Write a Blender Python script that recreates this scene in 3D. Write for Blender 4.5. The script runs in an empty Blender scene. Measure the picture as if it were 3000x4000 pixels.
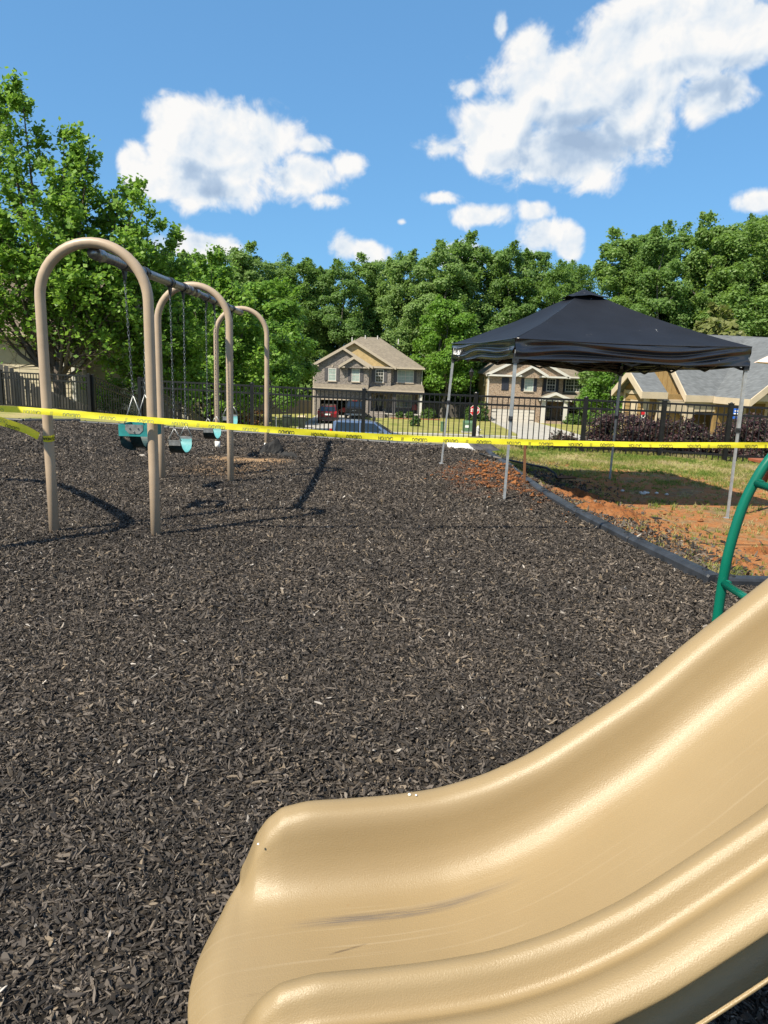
import bpy, math, random
import numpy as np
from mathutils import Vector, Matrix, noise
R = math.radians
scene = bpy.context.scene
col = scene.collection

# ------------------------------------------------------------------ camera
CAMH = 1.52
cd = bpy.data.cameras.new('camera')
cam = bpy.data.objects.new('camera', cd); col.objects.link(cam)
cd.sensor_fit = 'VERTICAL'; cd.sensor_height = 34.6; cd.sensor_width = 25.95; cd.lens = 24.0
cd.clip_start = 0.05; cd.clip_end = 6000
CM = Matrix(((0.999427518, -0.0338324723, 0.0, 0.0),
             (0.00680726461, 0.201089874, -0.979549143, 0.0),
             (0.0331405692, 0.978988369, 0.20120506, CAMH),
             (0, 0, 0, 1)))
cam.matrix_world = CM
scene.camera = cam

# ------------------------------------------------------------------ light, sky, exposure
SUN = Vector((-1.55, -1.38, 2.43)).normalized()
SUN_EL = math.asin(SUN.z); SUN_AZ = math.atan2(SUN.x, SUN.y)
sl = bpy.data.lights.new('sun', 'SUN'); sl.energy = 4.0; sl.angle = R(0.53); sl.color = (1.0, 0.91, 0.74)
so = bpy.data.objects.new('sun', sl); col.objects.link(so)
so.rotation_euler = (-SUN).to_track_quat('-Z', 'Y').to_euler()
scene.view_settings.view_transform = 'Standard'; scene.view_settings.look = 'None'
scene.view_settings.exposure = 1.15; scene.view_settings.gamma = 1.0
scene.view_settings.use_curve_mapping = False

def cam_dir(u, v):
    """direction of a point of the sky (photo pixels) used to list where the clouds stand in the sky"""
    d = CM.to_3x3() @ Vector(((u - 1500) / 2774.6, -(v - 2000) / 2774.6, -1.0))
    d.normalize()
    return math.degrees(math.atan2(d.x, d.y)), math.degrees(math.asin(d.z))

# ---- node helpers
class NT:
    def __init__(s, tree): s.t = tree; s.n = tree.nodes; s.l = tree.links
    def new(s, typ, **kw):
        nd = s.n.new(typ)
        for k, v in kw.items(): setattr(nd, k, v)
        return nd
    def put(s, sock, v):
        if v is None: return
        if isinstance(v, bpy.types.NodeSocket): s.l.new(v, sock)
        else: sock.default_value = v
    def m(s, op, a, b=None, c=None, clamp=False):
        nd = s.n.new('ShaderNodeMath'); nd.operation = op; nd.use_clamp = clamp
        for i, v in enumerate((a, b, c)): s.put(nd.inputs[i], v)
        return nd.outputs[0]
    def vm(s, op, a, b=None, out=0):
        nd = s.n.new('ShaderNodeVectorMath'); nd.operation = op
        s.put(nd.inputs[0], a); s.put(nd.inputs[1], b)
        return nd.outputs[out]
    def mr(s, v, a, b, c=0.0, d=1.0, smooth=False):
        nd = s.n.new('ShaderNodeMapRange'); nd.clamp = True
        if smooth: nd.interpolation_type = 'SMOOTHSTEP'
        s.put(nd.inputs[0], v)
        for i, q in enumerate((a, b, c, d)): s.put(nd.inputs[i + 1], q)
        return nd.outputs[0]
    def mix(s, f, a, b, mode='MIX'):
        nd = s.n.new('ShaderNodeMix'); nd.data_type = 'RGBA'; nd.blend_type = mode
        s.put(nd.inputs[0], f)
        for sock, v in ((nd.inputs[6], a), (nd.inputs[7], b)):
            if isinstance(v, tuple) and len(v) == 3: v = (*v, 1)
            s.put(sock, v)
        return nd.outputs[2]
    def noise(s, vec, scale, detail=3.0, rough=0.55, dist=0.0, col=False):
        nd = s.n.new('ShaderNodeTexNoise')
        s.put(nd.inputs['Vector'], vec); nd.inputs['Scale'].default_value = scale
        nd.inputs['Detail'].default_value = detail; nd.inputs['Roughness'].default_value = rough
        nd.inputs['Distortion'].default_value = dist
        return nd.outputs['Color' if col else 'Fac']
    def comb(s, x, y, z):
        nd = s.n.new('ShaderNodeCombineXYZ')
        for i, v in enumerate((x, y, z)): s.put(nd.inputs[i], v)
        return nd.outputs[0]
    def sep(s, v):
        nd = s.n.new('ShaderNodeSeparateXYZ'); s.put(nd.inputs[0], v); return nd.outputs
    def ramp(s, f, stops):
        nd = s.n.new('ShaderNodeValToRGB'); s.put(nd.inputs[0], f)
        el = nd.color_ramp.elements
        while len(el) < len(stops): el.new(0.5)
        for e, (p, c) in zip(el, stops): e.position = p; e.color = (*c, 1)
        return nd.outputs[0]

# ---- world: Nishita sky with cumulus clouds placed by azimuth and elevation
W = bpy.data.worlds.new('World'); scene.world = W; W.use_nodes = True
wt = NT(W.node_tree); wt.n.clear()
sky = wt.new('ShaderNodeTexSky', sky_type='NISHITA'); sky.sun_disc = False
sky.sun_elevation = SUN_EL; sky.sun_rotation = SUN_AZ; sky.air_density = 1.0; sky.dust_density = 0.0; sky.ozone_density = 3.5; sky.altitude = 0
tc = wt.new('ShaderNodeTexCoord')
D = wt.vm('NORMALIZE', tc.outputs['Generated'])
# blobs: pixel centre, pixel radii of the clouds seen in the picture
CL = [((830, 575), (250, 195)), ((690, 470), (115, 105)), ((980, 540), (210, 140)), ((800, 725), (200, 95)), ((1180, 690), (170, 100)), ((1365, 640), (80, 62)),
      ((1230, 565), (95, 40)), ((610, 690), (70, 80)), ((1270, 780), (70, 40)),
      ((2230, 350), (430, 250)), ((2560, 150), (430, 190)), ((2880, 120), (300, 190)), ((2800, 370), (160, 110)), ((2250, 590), (330, 160)), ((1960, 500), (190, 200)), ((2080, 200), (150, 120)), ((2440, 500), (180, 140)),
      ((1710, 580), (115, 62)), ((1835, 345), (75, 52)), ((1955, 105), (34, 75)), ((1712, 772), (70, 30)), ((1870, 842), (105, 42)), ((2100, 822), (68, 40)),
      ((2120, 930), (85, 85)), ((2225, 950), (75, 80)), ((1340, 975), (60, 60)), ((1440, 985), (85, 55)), ((790, 965), (140, 55)), ((2960, 790), (90, 45)), ((520, 640), (60, 90)), ((1566, 866), (22, 12)), ((1790, 1000), (130, 50))]
blobs = []
for (u, v), (ru, rv) in CL:
    a, e = cam_dir(u, v); a2, _ = cam_dir(u + ru, v); _, e2 = cam_dir(u, v - rv)
    blobs.append((a, e, max(abs(a2 - a), .3), max(abs(e2 - e), .3)))
rc = random.Random(5)                       # clouds go on out of view, added and enlarged to whiten the ambient light
for i in range(13):
    a = 48 + i * 20.5 + rc.uniform(-6, 6); e = rc.uniform(10, 60)
    if a > 180: a -= 360
    r = rc.uniform(7, 13)
    blobs.append((a, e, r * 1.5, r)); blobs.append((a + r, e - r * .3, r, r * .6))

def blob_field(t, p, bl):
    acc = None
    for (a, e, ra, re) in bl:
        q = t.vm('MULTIPLY', t.vm('SUBTRACT', p, (a, e, 0)), (1 / ra, 1 / re, 1))
        w_ = min(1.5, .38 + .19 * re); f = t.m('MULTIPLY_ADD', t.vm('LENGTH', q, out=1), -w_, w_)
        acc = f if acc is None else t.m('SMOOTH_MAX', acc, f, 0.12)
    return acc
dx_, dy_, dz_ = wt.sep(D)
az_ = wt.m('MULTIPLY', wt.m('ARCTAN2', dx_, dy_), 57.29578); el_ = wt.m('MULTIPLY', wt.m('ARCSINE', dz_), 57.29578)
acc = blob_field(wt, wt.comb(az_, el_, 0.0), blobs)
def cnoise(v, k1=6.0, k2=4.0):
    n1 = wt.noise(v, 6.0, k1, 0.55, 0.25); n2 = wt.noise(v, 24.0, k2, 0.60, 0.3)
    return wt.m('ADD', wt.m('MULTIPLY', wt.m('SUBTRACT', n1, .5), 1.25), wt.m('MULTIPLY', wt.m('SUBTRACT', n2, .5), 1.0))
nz0 = cnoise(D); nz1 = cnoise(wt.vm('ADD', D, (-.014, 0.0, .020)), 5.0, 3.0)
d0 = wt.m('ADD', wt.m('ADD', acc, nz0), .10)
mask = wt.mr(d0, -0.02, 0.36, 0, 1, smooth=True)
# sunlit relief: thinner towards the sun = brighter; thick undersides turn blue-grey
rel = wt.m('MULTIPLY', wt.m('SUBTRACT', nz0, nz1), .95)
low = blob_field(wt, wt.comb(wt.m('SUBTRACT', az_, 1.2), wt.m('ADD', el_, 3.0), 0.0), blobs[0:4] + blobs[9:17])
core = wt.mr(wt.m('ADD', acc, wt.m('MULTIPLY', nz1, .22)), 0.05, .70, 0, 1, smooth=True)
lit = wt.m('SUBTRACT', wt.m('ADD', .92, rel), wt.m('MULTIPLY', core, wt.mr(wt.m('SUBTRACT', low, acc), -.25, .30, .06, 1.05)))
lit = wt.m('MINIMUM', wt.m('MAXIMUM', lit, .10), 1.0)
cloudc = wt.ramp(lit, [(0.0, (.34, .46, .64)), (.40, (.50, .62, .78)), (.72, (.80, .86, .92)), (1.0, (1.0, .985, .96))])
W.cycles.sampling_method = 'NONE'
SKYK = (.49, .95, 1.42)
skyb = wt.new('ShaderNodeHueSaturation'); gm_ = wt.new('ShaderNodeGamma'); gm_.inputs[1].default_value = .42; wt.l.new(sky.outputs[0], gm_.inputs[0]); wt.l.new(wt.mix(1.0, gm_.outputs[0], SKYK, 'MULTIPLY'), skyb.inputs['Color'])
skyb.inputs['Saturation'].default_value = 1.0; skyb.inputs['Value'].default_value = 1.0
cl = wt.mix(1.0, cloudc, (3.45, 3.45, 3.45), 'MULTIPLY')
fin = wt.mix(wt.m('MULTIPLY', mask, .97), skyb.outputs[0], cl)
bg = wt.new('ShaderNodeBackground'); wt.l.new(fin, bg.inputs['Color']); bg.inputs['Strength'].default_value = 0.13
wo = wt.new('ShaderNodeOutputWorld'); wt.l.new(bg.outputs[0], wo.inputs[0])

# ------------------------------------------------------------------ materials
MATS = {}
def base_mat(name):
    m = bpy.data.materials.new(name); m.use_nodes = True; MATS[name] = m
    t = NT(m.node_tree); b = t.n['Principled BSDF']
    return m, t, b
def mat(name, c, rough=.6, metal=0.0, var=.12, scale=8.0, bump=0.0, bscale=60.0, c2=None, spec=.4, coords='Object', stretch=None):
    m, t, b = base_mat(name)
    tcn = t.new('ShaderNodeTexCoord'); v = tcn.outputs[coords]
    if stretch: v = t.vm('MULTIPLY', v, stretch)
    n = t.noise(v, scale, 5.0, .6)
    c2 = c2 or tuple(max(0, q * (1 - 2.2 * var)) for q in c)
    hi = tuple(min(1, q * (1 + var)) for q in c)
    t.l.new(t.mix(t.mr(n, .3, .7), c2, hi), b.inputs['Base Color'])
    b.inputs['Roughness'].default_value = rough; b.inputs['Metallic'].default_value = metal
    b.inputs['Specular IOR Level'].default_value = spec
    if bump:
        bp = t.new('ShaderNodeBump'); bp.inputs['Strength'].default_value = bump; bp.inputs['Distance'].default_value = .01
        t.l.new(t.noise(v, bscale, 4.0, .6), bp.inputs['Height']); t.l.new(bp.outputs[0], b.inputs['Normal'])
    return m
def leafmat(name, cols, trans=.4, rough=.5, tcol=None):
    m, t, b = base_mat(name)
    geo = t.new('ShaderNodeNewGeometry'); oi = t.new('ShaderNodeObjectInfo')
    k = t.m('ADD', t.m('MULTIPLY', geo.outputs['Random Per Island'], .6), t.m('MULTIPLY', oi.outputs['Random'], .4))
    n = len(cols)
    c = t.ramp(k, [(i / (n - 1), q) for i, q in enumerate(cols)])
    t.l.new(c, b.inputs['Base Color']); b.inputs['Roughness'].default_value = rough; b.inputs['Specular IOR Level'].default_value = .35
    tr = t.new('ShaderNodeBsdfTranslucent'); t.l.new(t.mix(.5, c, tcol or (.24, .40, .04)), tr.inputs['Color'])
    mx = t.new('ShaderNodeMixShader'); mx.inputs[0].default_value = trans
    t.l.new(b.outputs[0], mx.inputs[1]); t.l.new(tr.outputs[0], mx.inputs[2])
    t.l.new(mx.outputs[0], t.n['Material Output'].inputs['Surface'])
    return m
def brickmat(name, c1, c2, mortar, scale=1.0):
    m, t, b = base_mat(name)
    tcn = t.new('ShaderNodeTexCoord'); x, y, z = t.sep(tcn.outputs['Object'])
    v = t.comb(t.m('ADD', x, y), z, 0.0)
    br = t.new('ShaderNodeTexBrick'); t.l.new(v, br.inputs['Vector'])
    br.inputs['Scale'].default_value = scale; br.inputs['Brick Width'].default_value = .24; br.inputs['Row Height'].default_value = .085; br.inputs['Mortar Size'].default_value = .012
    br.inputs['Color1'].default_value = (*c1, 1); br.inputs['Color2'].default_value = (*c2, 1); br.inputs['Mortar'].default_value = (*mortar, 1)
    n = t.noise(v, 4.5, 3.0); n2 = t.noise(v, 7.0, 3.0, .7)
    c = t.mix(t.mr(n, .35, .7, 0, .45), br.outputs['Color'], mortar)
    c = t.mix(t.mr(n2, .50, .62, 0, .75), c, tuple(q * .55 for q in c2))
    t.l.new(c, b.inputs['Base Color']); b.inputs['Roughness'].default_value = .85
    return m
def shinglemat(name, c, row=.14, var=.25):
    m, t, b = base_mat(name)
    tcn = t.new('ShaderNodeTexCoord'); x, y, z = t.sep(tcn.outputs['Object'])
    row_f = t.m('FRACT', t.m('DIVIDE', z, row * .55))
    sx = t.noise(t.comb(t.m('MULTIPLY', t.m('ADD', x, y), 1.0), t.m('MULTIPLY', t.m('FLOOR', t.m('DIVIDE', z, row * .55)), 3.7), 0.0), 3.2, 3.0, .7)
    n = t.noise(tcn.outputs['Object'], .6, 3.0)
    cc = t.mix(t.mr(sx, .35, .65), tuple(q * (1 - var) for q in c), tuple(q * (1 + var) for q in c))
    cc = t.mix(t.mr(n, .35, .7, 0, .35), cc, tuple(q * .7 for q in c))
    cc = t.mix(t.mr(row_f, .0, .18, .55, 0), cc, tuple(q * .35 for q in c))
    t.l.new(cc, b.inputs['Base Color']); b.inputs['Roughness'].default_value = .92
    return m
def woodmat(name, c, c2, sc=(30, 30, 2.0), rough=.8):
    m, t, b = base_mat(name)
    tcn = t.new('ShaderNodeTexCoord'); oi = t.new('ShaderNodeObjectInfo')
    v = t.vm('ADD', t.vm('MULTIPLY', tcn.outputs['Object'], sc), t.vm('SCALE', (31.0, 17.0, 9.0), None))
    v = t.vm('ADD', t.vm('MULTIPLY', tcn.outputs['Object'], sc), t.comb(t.m('MULTIPLY', oi.outputs['Random'], 50.0), 0.0, 0.0))
    n = t.noise(v, 1.0, 5.0, .65)
    cc = t.mix(t.mr(n, .3, .7), c2, c)
    cc = t.mix(t.mr(oi.outputs['Random'], 0, 1, 0, .45), cc, tuple(q * .65 for q in c))
    t.l.new(cc, b.inputs['Base Color']); b.inputs['Roughness'].default_value = rough
    bp = t.new('ShaderNodeBump'); bp.inputs['Strength'].default_value = .4; bp.inputs['Distance'].default_value = .004
    t.l.new(n, bp.inputs['Height']); t.l.new(bp.outputs[0], b.inputs['Normal'])
    return m
def glassmat(name, c, rough=.08):
    m, t, b = base_mat(name)
    tcn = t.new('ShaderNodeTexCoord')
    n = t.noise(tcn.outputs['Object'], 1.3, 2.0)
    t.l.new(t.mix(n, tuple(q * .5 for q in c), c), b.inputs['Base Color'])
    b.inputs['Roughness'].default_value = rough; b.inputs['Specular IOR Level'].default_value = .8
    return m

mat('tan_paint', (.385, .295, .212), .42, var=.06, scale=5, bump=.05, bscale=220)
mat('galv', (.26, .27, .29), .38, metal=.85, var=.2, scale=30)
mat('dark_metal', (.05, .053, .06), .45, metal=.5, var=.3, scale=25)
mat('steel', (.32, .33, .33), .42, metal=.6, var=.2, scale=18)
mat('chain_metal', (.20, .21, .22), .4, metal=.8, var=.3, scale=40)
mat('teal', (.02, .20, .205), .5, var=.25, scale=9, c2=(.015, .14, .145))
mat('teal_faded', (.095, .27, .285), .55, var=.2, scale=9, c2=(.03, .18, .195))
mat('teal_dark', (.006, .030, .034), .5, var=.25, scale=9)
mat('black_rubber', (.012, .013, .014), .55, var=.3, scale=12)
mat('print_black', (.012, .012, .014), .55, var=.1)
mat('print_faint', (.30, .33, .09), .55, var=.1)
mat('white', (.75, .75, .72), .6, var=.05)
mat('border_plastic', (.030, .034, .042), .42, var=.35, scale=7, bump=.15, bscale=45, c2=(.016, .018, .022))
mat('fence_black', (.010, .010, .011), .38, var=.2)
mat('green_paint', (.002, .115, .075), .25, var=.05, scale=6, bump=.03, bscale=150, spec=.5)
mat('leg_grey', (.36, .38, .40), .38, metal=.35, var=.12, scale=14)
mat('under_fabric', (.06, .058, .058), .8, var=.2, scale=6)
mat('asphalt', (.16, .16, .155), .9, var=.12, scale=1.2, bump=.1)
mat('concrete', (.36, .345, .315), .9, var=.1, scale=1.5, bump=.1)
mat('trim_tan', (.42, .36, .285), .7, var=.06)
mat('trim_white', (.56, .55, .52), .65, var=.05)
mat('siding_tan', (.43, .355, .235), .75, var=.07, scale=3)
mat('siding_beige', (.44, .39, .29), .75, var=.07, scale=3)
mat('shake_gold', (.46, .34, .17), .8, var=.1, scale=4)
mat('club_brown', (.26, .17, .068), .8, var=.09, scale=3)
mat('club_cream', (.46, .385, .285), .75, var=.06, scale=2)
mat('stone_base', (.42, .36, .29), .9, var=.3, scale=5, bump=.4, bscale=12)
mat('shutter_grey', (.085, .082, .09), .6, var=.1)
mat('shutter_navy', (.022, .026, .042), .6, var=.1)
mat('door_dark', (.03, .028, .03), .5, var=.1)
mat('garage_white', (.54, .51, .46), .6, var=.04)
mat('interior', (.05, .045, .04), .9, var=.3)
mat('blind', (.33, .41, .38), .5, var=.12, scale=2)
brickmat('brick_grey', (.19, .155, .135), (.09, .075, .068), (.36, .33, .30))
brickmat('brick_brown', (.30, .19, .115), (.15, .095, .06), (.42, .35, .28))
shinglemat('roof_tan', (.175, .15, .118))
shinglemat('roof_grey', (.115, .125, .135))
shinglemat('roof_brown', (.15, .115, .085))
woodmat('wood_grey', (.15, .135, .12), (.085, .076, .066))
woodmat('wood_brown', (.19, .085, .032), (.12, .05, .02), sc=(20, 20, 3))
woodmat('wood_red', (.30, .085, .03), (.20, .055, .02), sc=(3, 30, 30))
woodmat('bark', (.12, .095, .075), (.06, .048, .038), sc=(9, 9, 1.5), rough=.95)
woodmat('bark_grey', (.17, .155, .135), (.09, .08, .07), sc=(9, 9, 1.5), rough=.95)
glassmat('glass_dark', (.03, .035, .04)); glassmat('glass_sky', (.16, .21, .22)); glassmat('glass_car', (.02, .03, .045), .05)
def carpaint(name, c):
    m = mat(name, c, .3, metal=.15, var=.08, scale=3); b = m.node_tree.nodes['Principled BSDF']
    b.inputs['Coat Weight'].default_value = .6; b.inputs['Coat Roughness'].default_value = .08
carpaint('paint_maroon', (.16, .010, .014)); carpaint('paint_black', (.014, .015, .018)); carpaint('paint_blue', (.10, .15, .27)); carpaint('paint_red', (.35, .02, .02))
mat('chrome', (.5, .5, .5), .25, metal=.9, var=.1); mat('tyre', (.018, .018, .018), .8, var=.2); mat('lamp_red', (.42, .012, .012), .3, var=.1)
mat('bin_green', (.035, .05, .035), .6, var=.15); mat('bin_tan', (.45, .38, .24), .6, var=.1); mat('box_green', (.09, .17, .10), .6, var=.1)
mat('sign_red', (.50, .012, .02), .45, var=.05); mat('sign_blue', (.02, .12, .55), .45, var=.05); mat('sign_white', (.75, .75, .75), .5, var=.03)
mat('umbrella', (.62, .47, .40), .8, var=.05); mat('cover_red', (.22, .05, .045), .7, var=.1); mat('hydrant', (.45, .45, .44), .5, var=.1)
mat('black_cloth', (.014, .014, .015), .8, var=.3); mat('paper_white', (.6, .59, .57), .8, var=.06, bump=.2, bscale=20); mat('grey_cloth', (.05, .05, .056), .7, var=.25, scale=12)
mat('pine_straw', (.28, .13, .06), .95, var=.3, scale=8)
leafmat('leaf_maple', [(.06, .14, .018), (.11, .23, .028), (.165, .31, .045), (.26, .41, .075)], .5)
leafmat('leaf_forest', [(.088, .170, .044), (.135, .240, .060), (.19, .305, .085), (.275, .395, .14)], .55)
leafmat('leaf_bright', [(.06, .14, .014), (.11, .23, .026), (.16, .31, .040), (.24, .39, .06)], .48)
leafmat('leaf_pine', [(.07, .09, .022), (.12, .14, .036), (.17, .18, .055)], .3)
leafmat('leaf_purple', [(.014, .010, .010), (.034, .015, .020), (.065, .030, .036), (.035, .045, .016), (.12, .062, .068)], .22, tcol=(.13, .04, .045))
leafmat('leaf_shrub', [(.02, .05, .01), (.05, .11, .02), (.12, .20, .04)], .35)
leafmat('leaf_redshrub', [(.06, .02, .01), (.16, .06, .02), (.10, .08, .02)], .3, tcol=(.3, .1, .03))
# special materials ---------------------------------------------------------
def tapemat():
    m, t, b = base_mat('tape')
    tcn = t.new('ShaderNodeTexCoord'); n = t.noise(tcn.outputs['Object'], 9.0, 4.0)
    c = t.mix(t.mr(n, .3, .7), (.72, .63, .018), (.84, .77, .04))
    t.l.new(c, b.inputs['Base Color']); b.inputs['Roughness'].default_value = .32
    tr = t.new('ShaderNodeBsdfTranslucent'); t.l.new(c, tr.inputs['Color'])
    mx = t.new('ShaderNodeMixShader'); mx.inputs[0].default_value = .3
    t.l.new(b.outputs[0], mx.inputs[1]); t.l.new(tr.outputs[0], mx.inputs[2]); t.l.new(mx.outputs[0], t.n['Material Output'].inputs['Surface'])
tapemat()
def canopymat(nm, rough, spec, bs):
    m, t, b = base_mat(nm)
    tcn = t.new('ShaderNodeTexCoord'); v = tcn.outputs['Object']
    n = t.noise(v, 3.0, 4.0)
    c = t.mix(t.mr(n, .3, .7), (.0070, .0084, .0130), (.0100, .0120, .0185))
    # pale bird droppings and scuffs: sparse stretched specks
    v2 = t.vm('MULTIPLY', v, (6.0, 2.2, 6.0))
    s1 = t.noise(v2, 1.6, 6.0, .75, .8); s2 = t.noise(v, 1.1, 2.0)
    spk = t.m('MULTIPLY', t.mr(s1, .665, .70), t.mr(s2, .47, .55))
    vo = t.new('ShaderNodeTexVoronoi'); t.l.new(v, vo.inputs['Vector']); vo.inputs['Scale'].default_value = 5.0
    dots = t.mr(vo.outputs['Distance'], .035, .02)
    rnd = t.m('GREATER_THAN', t.sep(vo.outputs['Color'])[0], .90)
    c = t.mix(t.m('MAXIMUM', spk, t.m('MULTIPLY', dots, rnd)), c, (.50, .50, .50))
    t.l.new(c, b.inputs['Base Color']); b.inputs['Roughness'].default_value = rough; b.inputs['Specular IOR Level'].default_value = spec
    bp = t.new('ShaderNodeBump'); bp.inputs['Strength'].default_value = .25; bp.inputs['Distance'].default_value = .01
    t.l.new(t.noise(v, bs, 4.0), bp.inputs['Height']); t.l.new(bp.outputs[0], b.inputs['Normal'])
canopymat('canopy', .62, .22, 14.0); canopymat('canopy_vinyl', .26, .8, 6.0)
def slidemat():
    m, t, b = base_mat('slide_plastic')
    uv = t.new('ShaderNodeUVMap'); uv.uv_map = 'UVMap'; tcn = t.new('ShaderNodeTexCoord')
    s, k, _ = t.sep(uv.outputs[0])                         # metres along the chute, metres across
    n = t.noise(tcn.outputs['Object'], 3.0, 4.0)
    c = t.mix(t.mr(n, .3, .7), (.236, .170, .086), (.255, .186, .097))
    # scuffs that run along the chute
    st = t.noise(t.comb(t.m('MULTIPLY', s, 1.6), t.m('MULTIPLY', k, 95.0), 0.0), 1.0, 3.0, .6)
    bed = t.m('MULTIPLY', t.mr(k, .11, .15), t.mr(k, .40, .36))
    pale = t.m('MULTIPLY', t.mr(st, .58, .69, 0, .34), bed)
    c = t.mix(pale, c, (.33, .26, .17))
    # the grey skid mark: bends with the chute
    cen = t.m('ADD', .163, t.m('MULTIPLY', t.m('POWER', t.m('ABSOLUTE', t.m('SUBTRACT', s, .10)), 2.0), -.05))
    dd = t.m('ABSOLUTE', t.m('SUBTRACT', k, cen))
    fib = t.noise(t.comb(t.m('MULTIPLY', s, 7.0), t.m('MULTIPLY', k, 420.0), 0.0), 1.0, 4.0, .7)
    sk = t.m('MULTIPLY', t.mr(dd, .016, .003), t.m('MULTIPLY', t.mr(s, .07, .20), t.mr(s, .62, .40)))
    sk = t.m('MULTIPLY', sk, t.mr(fib, .35, .6))
    c = t.mix(t.m('MULTIPLY', sk, .95), c, (.095, .08, .07))
    d2 = t.m('ABSOLUTE', t.m('SUBTRACT', k, t.m('ADD', .238, t.m('MULTIPLY', t.m('SUBTRACT', s, .2), -.22))))
    sk2 = t.m('MULTIPLY', t.m('MULTIPLY', t.mr(d2, .0035, .001), t.mr(s, .16, .18)), t.m('MULTIPLY', t.mr(s, .25, .22), t.mr(fib, .3, .55)))
    d3 = t.m('ABSOLUTE', t.m('SUBTRACT', k, .322))
    sk3 = t.m('MULTIPLY', t.m('MULTIPLY', t.mr(d3, .004, .001), t.mr(s, -.02, .01)), t.m('MULTIPLY', t.mr(s, .13, .10), t.mr(fib, .45, .6, 0, .6)))
    c = t.mix(t.m('MULTIPLY', t.m('MAXIMUM', sk2, sk3), .85), c, (.10, .07, .04))
    vo = t.new('ShaderNodeTexVoronoi'); t.l.new(t.comb(s, k, 0.0), vo.inputs['Vector']); vo.inputs['Scale'].default_value = 9.0
    spot = t.m('MULTIPLY', t.mr(vo.outputs['Distance'], .035, .018), t.m('GREATER_THAN', t.sep(vo.outputs['Color'])[0], .80))
    c = t.mix(t.m('MULTIPLY', spot, .6), c, (.22, .14, .06))
    dirt = t.noise(tcn.outputs['Object'], 11.0, 5.0, .7)
    c = t.mix(t.mr(dirt, .58, .8, 0, .22), c, (.25, .16, .07))
    t.l.new(c, b.inputs['Base Color'])
    rg = t.mr(st, .4, .7, .36, .46); t.l.new(rg, b.inputs['Roughness']); b.inputs['Specular IOR Level'].default_value = .5
    bp = t.new('ShaderNodeBump'); bp.inputs['Strength'].default_value = .30; bp.inputs['Distance'].default_value = .003
    t.l.new(t.noise(tcn.outputs['Object'], 330.0, 3.0, .7), bp.inputs['Height']); t.l.new(bp.outputs[0], b.inputs['Normal'])
slidemat()
def chipmat():
    m, t, b = base_mat('bark_chip')
    oi = t.new('ShaderNodeObjectInfo'); geo = t.new('ShaderNodeNewGeometry')
    c = t.ramp(oi.outputs['Random'], [(0, (.011, .0095, .0085)), (.20, (.022, .019, .017)), (.48, (.042, .036, .032)), (.75, (.072, .062, .055)), (.91, (.115, .099, .086)), (.975, (.145, .115, .082)), (.994, (.19, .17, .15)), (1, (.36, .34, .32))])
    lf = t.noise(geo.outputs['Position'], .8, 4.0, .65); c = t.mix(1.0, c, t.mix(t.mr(lf, .32, .68), (.80, .80, .81), (1.42, 1.36, 1.28)), 'MULTIPLY')
    # red clay carried into the chips next to the digging
    px, py, pz = t.sep(geo.outputs['Position'])
    dx = t.vm('LENGTH', t.vm('MULTIPLY', t.vm('SUBTRACT', t.comb(px, py, 0.0), (1.62, 9.6, 0)), (1.15, .62, 1)), out=1)
    nn = t.noise(geo.outputs['Position'], 1.7, 4.0, .6)
    f = t.m('MULTIPLY', t.mr(t.m('ADD', dx, t.m('MULTIPLY', nn, 1.0)), 1.55, .75, 0, .70), t.mr(t.noise(geo.outputs['Position'], 5.0, 3.0), .46, .66))
    c = t.mix(f, c, (.30, .105, .03))
    dx2 = t.vm('LENGTH', t.vm('MULTIPLY', t.vm('SUBTRACT', t.comb(px, py, 0.0), (-2.2, 10.4, 0)), (.8, .55, 1)), out=1)
    f2 = t.m('MULTIPLY', t.mr(t.m('ADD', dx2, nn), 1.2, .6, 0, .6), t.m('GREATER_THAN', oi.outputs['Random'], .6))
    c = t.mix(f2, c, (.30, .185, .095))
    t.l.new(c, b.inputs['Base Color']); b.inputs['Roughness'].default_value = .7; b.inputs['Specular IOR Level'].default_value = .25
chipmat()
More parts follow.
